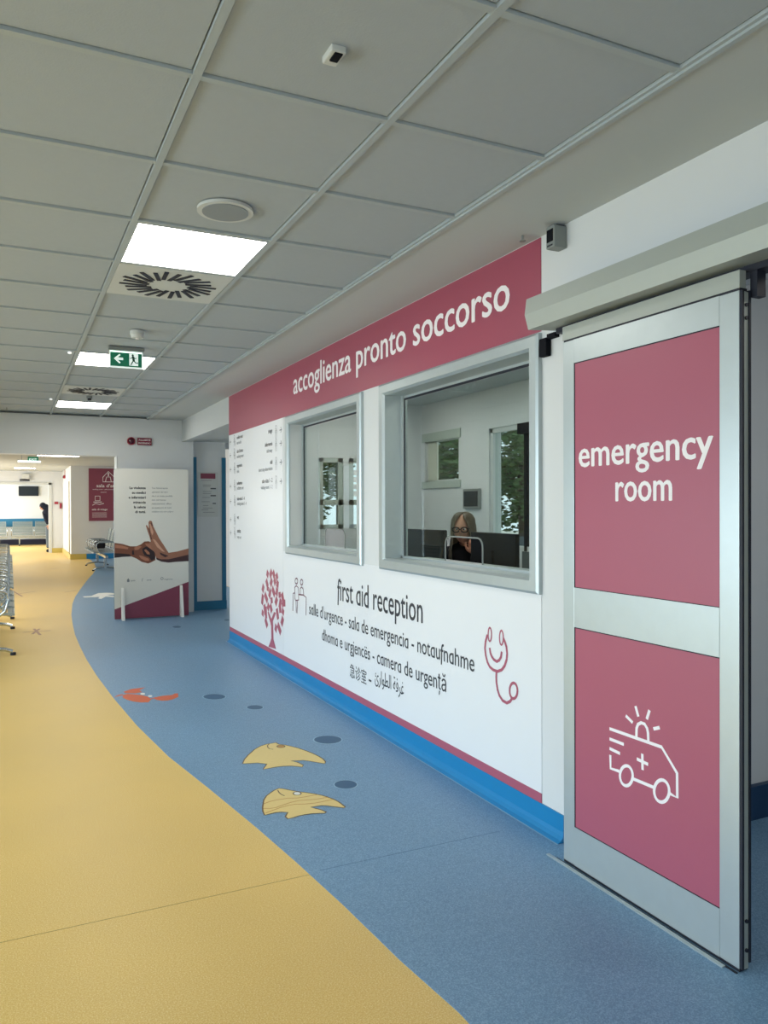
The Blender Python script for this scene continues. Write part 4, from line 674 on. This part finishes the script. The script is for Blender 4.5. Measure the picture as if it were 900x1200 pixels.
r = empty('television', (.668, 33.97, 2.13), 'black flat television on the far waiting room wall', 'television')
MB().box(-.36, .36, -.05, -.02, -.19, .19, .004).build('bezel', M['black'], r, (0, 0, 0)); MB().box(-.345, .345, -.053, -.05, -.175, .175).build('screen', M['screen'], r, (0, 0, 0)); MB().box(-.1, .1, -.02, 0, -.08, .08).build('bracket', M['dark'], r, (0, 0, 0))
r = empty('emergency_lamp', (.44, 27.46, 2.36), 'white wall lamp with dark underside over the waiting room doorway', 'lamp')
MB().box(-.10, .12, -.10, 0, .03, .19, .01).build('housing', M['plast'], r, (0, 0, 0)); MB().box(-.16, .13, -.09, 0, -.035, .015).build('lamp_bar', M['dark'], r, (0, 0, 0))
tag(MB().box(-.055, .055, -.05, 0, -.04, .04, .004).build('call_point', M['red'], None, (1.36, 27.5, 1.62)), 'small dark red call point box beside the waiting room doorway', 'call point')
tag(MB().box(-.03, .03, -.05, 0, -.09, .09, .004).build('fire_call_point', M['red'], None, (1.49, 27.5, 1.53)), 'tall narrow red call point in the corner of the hall', 'call point')
r = empty('sounder', (1.55, 26.0, 2.42), 'small red alarm sounder high on the hall side wall', 'alarm'); r.rotation_euler = (0, 0, 0)
MB().cyl((-.03, 0, 0), .05, .06, 16, 'X').build('base', M['red'], r, (0, 0, 0)); MB().cyl((-.06, 0, -.01), .03, .03, 16, 'X').build('horn', M['dark'], r, (0, 0, 0)); MB().tube([(-.015, 0, .05), (-.015, 0, .22)], .01, 6).build('conduit', M['red'], r, (0, 0, 0))
r = empty('exit_sign', (.25, 12.2, 2.12), 'far green exit sign seen through the wide opening', 'exit sign')
MB().box(-.15, .15, -.02, .02, -.022, .004).build('light_bar', mat('bar_white', (240, 250, 250), .4, emit=1.2), r, (0, 0, 0)); MB().box(-.02, .12, -.006, .006, .004, .06).build('green_face', M['green'], r, (0, 0, 0))
lettering('EXIT', (.25, 12.193, 2.128), RX, UZ, .10, .04, M['green_w'], r, .02); MB().tube([(-.1, 0, 0), (-.1, 0, .525)], .004, 6).build('rod', M['plastd'], r, (0, 0, 0)); MB().tube([(.1, 0, 0), (.1, 0, .525)], .004, 6).build('rod', M['plastd'], r, (0, 0, 0))
o = copy_tree(first); o.location = (3.6, .8, H-.001); o['label'] = 'ceiling light added to brighten the room behind the sliding door'; o['group'] = 'emergency room lights';  # lamp added to brighten the room beyond the door
hl = [(1.0, 19.2), (1.0, 15.0), (1.0, 12.4), (.4, 30.5), (2.4, 30.5), (.4, 25.5)]  # first panel is a seen light; the rest are added for brightness
for k, p in enumerate(hl):
    c = copy_tree(first); c.location = (*p, H-.001); c.scale = (1.6 if k == 0 else 1, 1, 1)
    c['group'] = 'ceiling lights of the hall'; c['label'] = ['bright ceiling light seen under the lintel of the wide opening', 'added ceiling light in the hall behind the lintel, second of its row', 'added ceiling light just beyond the lintel in the hall', 'added ceiling light of the far waiting room above the television', 'added ceiling light of the far waiting room by its right wall', 'added ceiling light in the narrow hall before the waiting room'][k]
# ---------------- reception office ----------------
o = copy_tree(first); o.location = (3.35, 5.4, H-.001); o['label'] = 'unseen ceiling light put in to light the reception office'; o['group'] = 'reception office lights'; o.scale = (1, 1, 1)  # unseen panel put in to light the office
for k, y in enumerate((3.4, 7.2)):  # two more panels added to brighten the dim office
    o = copy_tree(first); o.location = (3.35, y, H-.001); o['label'] = ('added ceiling light inside the reception office, nearest the sliding door', 'added ceiling light inside the reception office, behind the smaller window')[k]; o['group'] = 'reception office lights'
t = empty('reception_desk', (2.62, 5.3, 0), 'pale reception counter running behind both windows', 'desk')
MB().box(2.30, 2.82, 2.72, 8.0, 1.0, 1.03, .003).build('worktop', M['desk'], t); 
for y in (2.8, 5.3, 7.9): MB().box(2.34, 2.80, y-.02, y+.02, 0, 1.0).build('side_panel', M['desk'], t)
MB().box(2.32, 2.34, 2.72, 8.0, .1, 1.0).build('front_panel', M['desk'], t)
def monitor(loc, rz, lb):
    r = empty('monitor', loc, lb, 'monitor', 'monitors on the reception counter', rz); Z = (0, 0, 0)
    MB().box(-.27, .27, -.012, .02, .045, .25, .006).build('housing', M['black'], r, Z); MB().box(-.26, .26, .02, .0215, .055, .245).build('screen', M['screen'], r, Z)
    MB().box(-.03, .03, -.03, -.012, .0, .14).build('neck', M['black'], r, Z); MB().box(-.11, .11, -.09, .07, 0, .012, .004).build('base', M['black'], r, Z)
    return r
monitor((2.72, 5.00, 1.03), -PI/2+.12, 'black monitor at the left of the larger window')
monitor((2.72, 4.08, 1.03), -PI/2-.05, 'black monitor at the right of the larger window, beside the woman')
r = empty('wall_panel', (4.4, 7.12, 1.42), 'dark touch panel on the office wall behind the woman', 'wall panel')
r.location = (4.4, 6.98, 1.53)
MB().box(-.03, 0, -.16, .16, -.105, .105, .006).build('frame', M['plastd'], r, (0, 0, 0)); MB().box(-.033, -.03, -.135, .135, -.08, .08).build('screen', M['screen'], r, (0, 0, 0))
tag(MB().box(-.13, .13, -.1, .1, 0, .006).build('paper_stack', M['paper'], None, (2.45, 4.10, 1.03)), 'loose white sheets on the counter before the woman', 'paper')
# windows of the back wall
def plain_window(n, y0, y1, z0, z1, mid=True):
    b = MB(); f = .045; x0, x1 = XB+.02, XB+.08
    b.box(x0, x1, y0, y0+f, z0, z1); b.box(x0, x1, y1-f, y1, z0, z1); b.box(x0, x1, y0, y1, z0, z0+f); b.box(x0, x1, y0, y1, z1-f, z1)
    o = struct(b.build(n, M['plast']))
    MB().box(XB+.045, XB+.055, y0+f, y1-f, z0+f, z1-f).build('pane', MATS['glass'], o)
    return o
w4 = plain_window('window_4', 7.26, 8.03, 1.71, 2.24)
MB().box(XB+.02, XB+.04, 7.78, 7.99, 1.75, 2.20).build('roller_blind', M['blind'], w4); MB().box(XB-.02, XB, 7.22, 8.08, 1.66, 1.74).build('window_sill', M['frost'], w4); MB().box(XB-.015, XB, 7.22, 8.08, 2.20, 2.30).build('pelmet', M['frost'], w4)
w5 = plain_window('window_5', 5.60, 6.68, 1.02, 2.24)
MB().box(XB+.015, XB+.085, 6.06, 6.10, 1.02, 2.24).build('mullion', M['black'], w5); MB().box(XB-.02, XB+.085, 5.60, 6.16, 2.14, 2.24).build('head_bar', M['black'], w5)
MB().box(XB+.02, XB+.08, 5.60, 5.86, 1.02, 2.16).build('side_panel', M['frost'], w5)
MB().box(XB-.01, XB, 5.62, 6.10, .6, 1.02).build('lower_panel', mat('dim_panel', (86, 96, 94), .5), w5)
# hall window on the left of the far hall, mirrored in the smaller reception window
for n, y0, y1 in (('window_8', 16.1, 17.33), ('window_9', 17.5, 18.3)):
    b = MB(); x0, x1, f = -2.70, -2.64, .06
    b.box(x0, x1, y0, y0+f, .9, 2.5); b.box(x0, x1, y1-f, y1, .9, 2.5); b.box(x0, x1, y0, y1, .9, .96); b.box(x0, x1, y0, y1, 2.44, 2.5); b.box(x0, x1, y0, y1, 1.5, 1.62)
    o = struct(b.build(n, M['frost'])); MB().box(-2.675, -2.668, y0+f, y1-f, .96, 2.44).build('pane', MATS['glass'], o)
# end wall windows with paper notices
for n, x0, x1 in (('window_6', 3.10, 3.40), ('window_7', 3.47, 3.80)):
    b = MB(); f = .06; y0, y1 = 8.14, 8.2
    b.box(x0, x0+f, y0, y1, 1.2, 2.0); b.box(x1-f, x1, y0, y1, 1.2, 2.0); b.box(x0, x1, y0, y1, 1.2, 1.25); b.box(x0, x1, y0, y1, 1.95, 2.0); b.box(x0, x1, y0, y1, 1.47, 1.53)
    o = struct(b.build(n, M['frost'])); MB().box(x0+f, x1-f, 8.165, 8.172, 1.25, 1.95).build('pane', MATS['glass'], o)
    if n == 'window_7':
        for z in (1.57, 1.65, 1.73, 1.81): MB().box(x0+f+.01, x1-f-.1, 8.16, 8.163, z, z+.06).build('paper_notice', M['paper'], o)

# the woman at the counter
def skin_mesh(nodes, edges, m, name, parent=None, sub=2, root=0):
    me = bpy.data.meshes.new(name); me.from_pydata([n[0] for n in nodes], edges, [])
    o = bpy.data.objects.new(name, me); COL.objects.link(o)
    o.modifiers.new('s', 'SKIN'); sv = me.skin_vertices[0].data
    for i, n in enumerate(nodes):
        r = n[1]; sv[i].radius = r if isinstance(r, tuple) else (r, r)
    sv[root].use_root = True
    sb = o.modifiers.new('u', 'SUBSURF'); sb.levels = sub; sb.render_levels = sub
    dg = bpy.context.evaluated_depsgraph_get(); m2 = bpy.data.meshes.new_from_object(o.evaluated_get(dg))
    bpy.data.objects.remove(o)
    m2.materials.clear(); m2.materials.append(m)
    for p in m2.polygons: p.use_smooth = True
    return link(name, m2, parent, (0, 0, 0) if parent else None)
def head_mesh(m, parent, loc, rot, s=1.):
    """face looks along -Y; origin at the head centre"""
    b = MB(); bmesh.ops.create_uvsphere(b.bm, u_segments=48, v_segments=36, radius=1)
    for v in b.bm.verts:
        x, y, z = v.co
        X, Y, Zz = x*.076, y*.095, z*.115
        if z < 0: X *= 1-.30*(-z)**1.5; Y *= 1-.12*(-z)
        if y < 0:
            f = -y
            if z < -.2: Y -= .012*f*max(0, (-z-.2))*1.4                     # chin
            def g(cx, cz, sx, sz): return math.exp(-((x-cx)/sx)**2-((z-cz)/sz)**2)
            Y -= .022*g(0, -.16, .13, .17)*f; Y -= .010*g(0, .04, .09, .18)*f   # nose and bridge
            Y += .011*(g(.36, .08, .2, .12)+g(-.36, .08, .2, .12))*f           # eye sockets
            Y -= .006*(g(.33, .26, .3, .09)+g(-.33, .26, .3, .09))*f           # brows
            Y -= .007*(g(0, -.44, .24, .05)+g(0, -.53, .20, .05))*f; Y += .005*g(0, -.485, .26, .025)*f
            Y -= .005*(g(.5, -.22, .25, .2)+g(-.5, -.22, .25, .2))*f
        v.co = (X, Y, Zz)
    o = b.build('head', m, parent, loc, smooth=True); o.rotation_euler = rot; o.scale = (s, s, s)
    return o
def rel(o, parent, loc, rot):   # child of the head
    return o
PX, PY = 3.22, 5.24
wm = empty('person', (PX, PY, 0), 'woman with long grey-blonde hair and dark glasses in black, seated behind the window', 'person')
wm.rotation_euler = (0, 0, -math.radians(47))          # local -Y is her front
Z = (0, 0, 0)
ZB = .0
body_n = [((0, .10, .70), (.15, .12)), ((0, .08, .85), (.13, .10)), ((0, .05, 1.0), (.145, .10)), ((0, .03, 1.09), (.13, .085)), ((0, .02, 1.135), (.06, .055)), ((0, .0, 1.18), (.045, .045)),
  ((.16, .04, 1.075), .055), ((.25, -.02, .97), .048), ((.23, -.20, .92), .040), ((.12, -.24, 1.08), .030), 
  ((-.16, .04, 1.075), .055), ((-.27, -.03, .99), .048), ((-.25, -.22, 1.05), .040), ((-.10, -.36, 1.065), .030),
  ((.10, -.05, .66), .085), ((.11, -.42, .66), .065), ((.11, -.44, .22), .045), ((-.10, -.05, .66), .085), ((-.11, -.42, .66), .065), ((-.11, -.44, .22), .045), ((.11, -.42, .12), .04), ((.11, -.56, .08), .035), ((-.11, -.42, .12), .04), ((-.11, -.56, .08), .035)]
body_e = [(0, 1), (1, 2), (2, 3), (3, 4), (4, 5), (3, 6), (6, 7), (7, 8), (8, 9), (3, 10), (10, 11), (11, 12), (12, 13), (0, 14), (14, 15), (15, 16), (0, 17), (17, 18), (18, 19), (16, 20), (20, 21), (19, 22), (22, 23)]
skin_mesh(body_n, body_e, M['cloth'], 'clothed_body', wm)
hd_loc = (0, -.045, 1.275)
hr = (math.radians(9), 0, math.radians(4))
skin_mesh([((0, .01, 1.13), .048), ((0, -.005, 1.20), .045), ((0, -.03, 1.25), .05)], [(0, 1), (1, 2)], M['skinl'], 'neck', wm)
hd_ = head_mesh(M['skinl'], wm, hd_loc, hr)
# eyes, lips, glasses
for s_ in (-1, 1):
    MB().sph((s_*.028, -.078, .010), .012, (1, .7, .8), 12).build('eye', M['paper'], hd_, Z, True)
    MB().sph((s_*.028, -.0865, .010), .0058, (1, .4, 1), 10).build('iris', M['black'], hd_, Z, True)
    MB().sph((s_*.075, .005, -.005), .024, (.35, .7, 1.2), 12).build('ear', M['skinl'], hd_, Z, True)
b = MB(); b.sph((0, -.093, -.053), .020, (1, .32, .22), 14); b.sph((0, -.092, -.061), .017, (1, .32, .28), 14); b.build('lips', mat('lips', (168, 92, 90), .4), hd_, Z, True)
b = MB()
for s_ in (-1, 1):
    b.tube([(s_*.033+.026*math.cos(t)*1.05, -.104+.006*abs(math.cos(t)), .008+.020*math.sin(t)) for t in [k*PI/9 for k in range(18)]], .0046, 6, closed=True)
    b.tube([(s_*.060, -.098, .014), (s_*.076, -.05, .014), (s_*.080, .01, .008)], .0025, 6)
b.tube([(-.008, -.106, .012), (.008, -.106, .012)], .003, 6); b.build('glasses', M['black'], hd_, Z)
# long hair: lofted shell open at the face
b = MB(); rings = []
lv = [(.128, .012, .012, 0), (.122, .05, .05, .12), (.105, .072, .082, .28), (.07, .090, .105, .46), (.02, .098, .112, .60), (-.04, .100, .112, .70), (-.10, .104, .112, .76), (-.16, .112, .112, .80), (-.22, .122, .112, .72), (-.28, .118, .108, .62), (-.33, .100, .098, .55)]
N = 40
for (z, rx, ry, op) in lv:
    a0 = op; ring = []
    for k in range(N+1):
        a = -PI/2+a0+(2*PI-2*a0)*k/N
        w_ = 1+.035*math.sin(a*13+z*40)
        ring.append(b.bm.verts.new((rx*w_*math.cos(a)+.004, ry*w_*math.sin(a)+.012+(-.012 if z < -.12 else 0), z)))
    rings.append(ring)
for i in range(len(rings)-1):
    for k in range(N): b.bm.faces.new((rings[i][k], rings[i][k+1], rings[i+1][k+1], rings[i+1][k]))
b.bm.faces.new(rings[0])
g = bmesh.ops.solidify(b.bm, geom=b.bm.faces[:], thickness=.014)
hro = b.build('hair', M['hair'], hd_, Z, True)
def hand(parent, loc, rot, curl=.9, s=1.):
    nodes = [((0, 0, 0), (.022, .016)), ((0, -.03, 0), (.030, .014)), ((0, -.07, 0), (.034, .013))]; edges = [(0, 1), (1, 2)]
    for k, (x, L) in enumerate(((-.028, .062), (-.010, .072), (.009, .068), (.027, .052))):
        p = Vector((x, -.078, 0)); a = 0; prev = 2
        for j in range(3):
            nodes.append((tuple(p), .0088-.0008*j)); edges.append((prev, len(nodes)-1)); prev = len(nodes)-1
            a += curl*(.8+.1*k); p = p+Vector((0, -math.cos(a)*L*.42, -math.sin(a)*L*.42))
        nodes.append((tuple(p), .0065)); edges.append((prev, len(nodes)-1))
    nodes += [((-.032, -.025, -.008), .011), ((-.052, -.050, -.016), .0095), ((-.056, -.075, -.028), .0085)]
    n = len(nodes); edges += [(1, n-3), (n-3, n-2), (n-2, n-1)]
    o = skin_mesh(nodes, edges, M['skinl'], 'hand', parent, 1)
    o.location = loc; o.rotation_euler = rot; o.scale = (s, s, s)
    return o
hand(wm, (.115, -.245, 1.09), (math.radians(-105), math.radians(15), math.radians(20)), 1.1)
hand(wm, (-.09, -.37, 1.065), (0, 0, math.radians(-35)), .35)
r = empty('office_chair', (PX+.06, PY+.08, 0), 'dark swivel chair under the seated woman', 'chair', rz=-math.radians(47))
MB().box(-.22, .22, -.26, .2, .55, .60, .02).build('seat', M['clothn'], r, Z); MB().box(-.2, .2, .28, .33, .66, 1.02, .02).build('backrest', M['clothn'], r, Z); MB().cyl((0, 0, .32), .03, .46, 14).build('column', M['black'], r, Z)
MB().box(-.02, .02, .18, .31, .56, .70).build('backrest_support', M['black'], r, Z)
for k in range(5):
    a = 2*PI*k/5; lg = MB().tube([(0, 0, .10), (.26*math.cos(a), .26*math.sin(a), .07)], .02, 8).build('leg', M['black'], r, Z); MB().cyl((.26*math.cos(a), .26*math.sin(a), .028), .026, .05, 12).build('castor', M['black'], lg, Z)

# leaning person beyond the doorway
fp = empty('person', (1.22, 28.05, 0), 'distant person in dark navy jacket and hood leaning left at the waiting room doorway', 'person')
skin_mesh([((0, 0, .92), (.14, .12)), ((-.02, 0, 1.15), (.15, .11)), ((-.06, 0, 1.38), (.19, .12)), ((-.14, -.03, 1.50), (.08, .08)), ((-.20, -.05, 1.55), (.09, .1)),
   ((.10, 0, 1.38), .07), ((.16, -.03, 1.12), .055), ((.12, -.14, .92), .045), ((-.22, -.02, 1.30), .06), ((-.16, -.08, 1.06), .052), ((-.10, -.18, .92), .042)],
  [(0, 1), (1, 2), (2, 3), (3, 4), (2, 5), (5, 6), (6, 7), (2, 8), (8, 9), (9, 10)], M['clothn'], 'jacket', fp)
skin_mesh([((0, 0, .92), (.13, .11)), ((.09, 0, .80), .085), ((.10, -.02, .48), .062), ((.10, 0, .12), .045), ((-.09, 0, .80), .085), ((-.10, -.02, .48), .062), ((-.10, 0, .12), .045)], [(0, 1), (1, 2), (2, 3), (0, 4), (4, 5), (5, 6)], M['trous'], 'trousers', fp)
for s_ in (-.10, .10): MB().box(s_-.045, s_+.045, -.20, .07, 0, .09, .03).build('shoe', M['black'], fp, Z)
h = head_mesh(M['skinl'], fp, (-.25, -.07, 1.50), (math.radians(25), 0, math.radians(-60)))
b = MB(); b.sph((0, .018, .012), .112, (.86, 1.0, 1.1), 20); b.build('hood', M['clothn'], h, Z, True)
for s_, rot in ((.11, 0), (-.09, 0)): hand(fp, (s_, -.17, .90), (math.radians(60), 0, 0), .4)

# ---------------- outdoors ----------------
gr = struct(MB().box(-14, 30, -6, 45, -.3, -.12).build('ground', M['conc']))
def tree(x, y, h, r, lb, seed):
    rnd = random.Random(seed)
    t = empty('tree', (x, y, -.12), lb, 'tree', 'trees outside')
    tr_ = MB(); tr_.tube([(0, 0, 0), (.05, .03, h*.3), (-.05, 0, h*.55), (0, 0, h*.8)], [.16, .13, .10, .05], 10)
    for k in range(6):
        a = k*1.05; tr_.tube([(0, 0, h*(.35+.05*k)), (r*.4*math.cos(a), r*.4*math.sin(a), h*(.5+.05*k)), (r*.75*math.cos(a), r*.75*math.sin(a), h*(.58+.05*k))], [.06, .04, .02], 6)
    tr_.build('trunk', M['bark'], t, (0, 0, 0))
    b = MB()
    for k in range(9000):
        c = Vector((rnd.gauss(0, 1), rnd.gauss(0, 1), rnd.gauss(0, 1))).normalized()*rnd.random()**.4
        blob = math.sin(c.x*7+seed)*math.sin(c.y*6)*math.sin(c.z*8)
        if blob > .2: continue
        p = Vector((c.x*r, c.y*r, h*.68+c.z*h*.40)); q_ = Matrix.Rotation(rnd.random()*6.28, 3, 'Z') @ Matrix.Rotation(rnd.random()*3.14, 3, 'X'); s_ = .05+.05*rnd.random()
        vs = [b.bm.verts.new(p+q_ @ Vector(v)*s_) for v in ((-1, 0, 0), (0, -.45, .1), (1.1, 0, 0), (0, .45, .1))]
        b.bm.faces.new(vs)
    f = b.build('foliage', M['leaf'], t, (0, 0, 0)); f['kind'] = 'stuff'
for k, a in enumerate(((9.4, 13.0, 3.7, 1.3), (13.5, 15.0, 4.6, 1.5), (6.9, 12.2, 3.4, 1.0), (16, 18.5, 5.5, 2.2), (5.2, 15.6, 3.8, 1.5))):
    tree(*a, ['leafy tree seen through the right office window', 'tree beside a patch of sky in the right office window', 'tree behind the small office window with the blind', 'large far tree beyond the paving', 'tree behind the papered office windows'][k], k+3)
tag(MB().box(-3, 3, -.1, .1, 0, 1.0).build('garden_wall', M['hedge'], None, (11.5, 12.2, -.12)), 'low dark wall across the pale paving outdoors', 'wall')
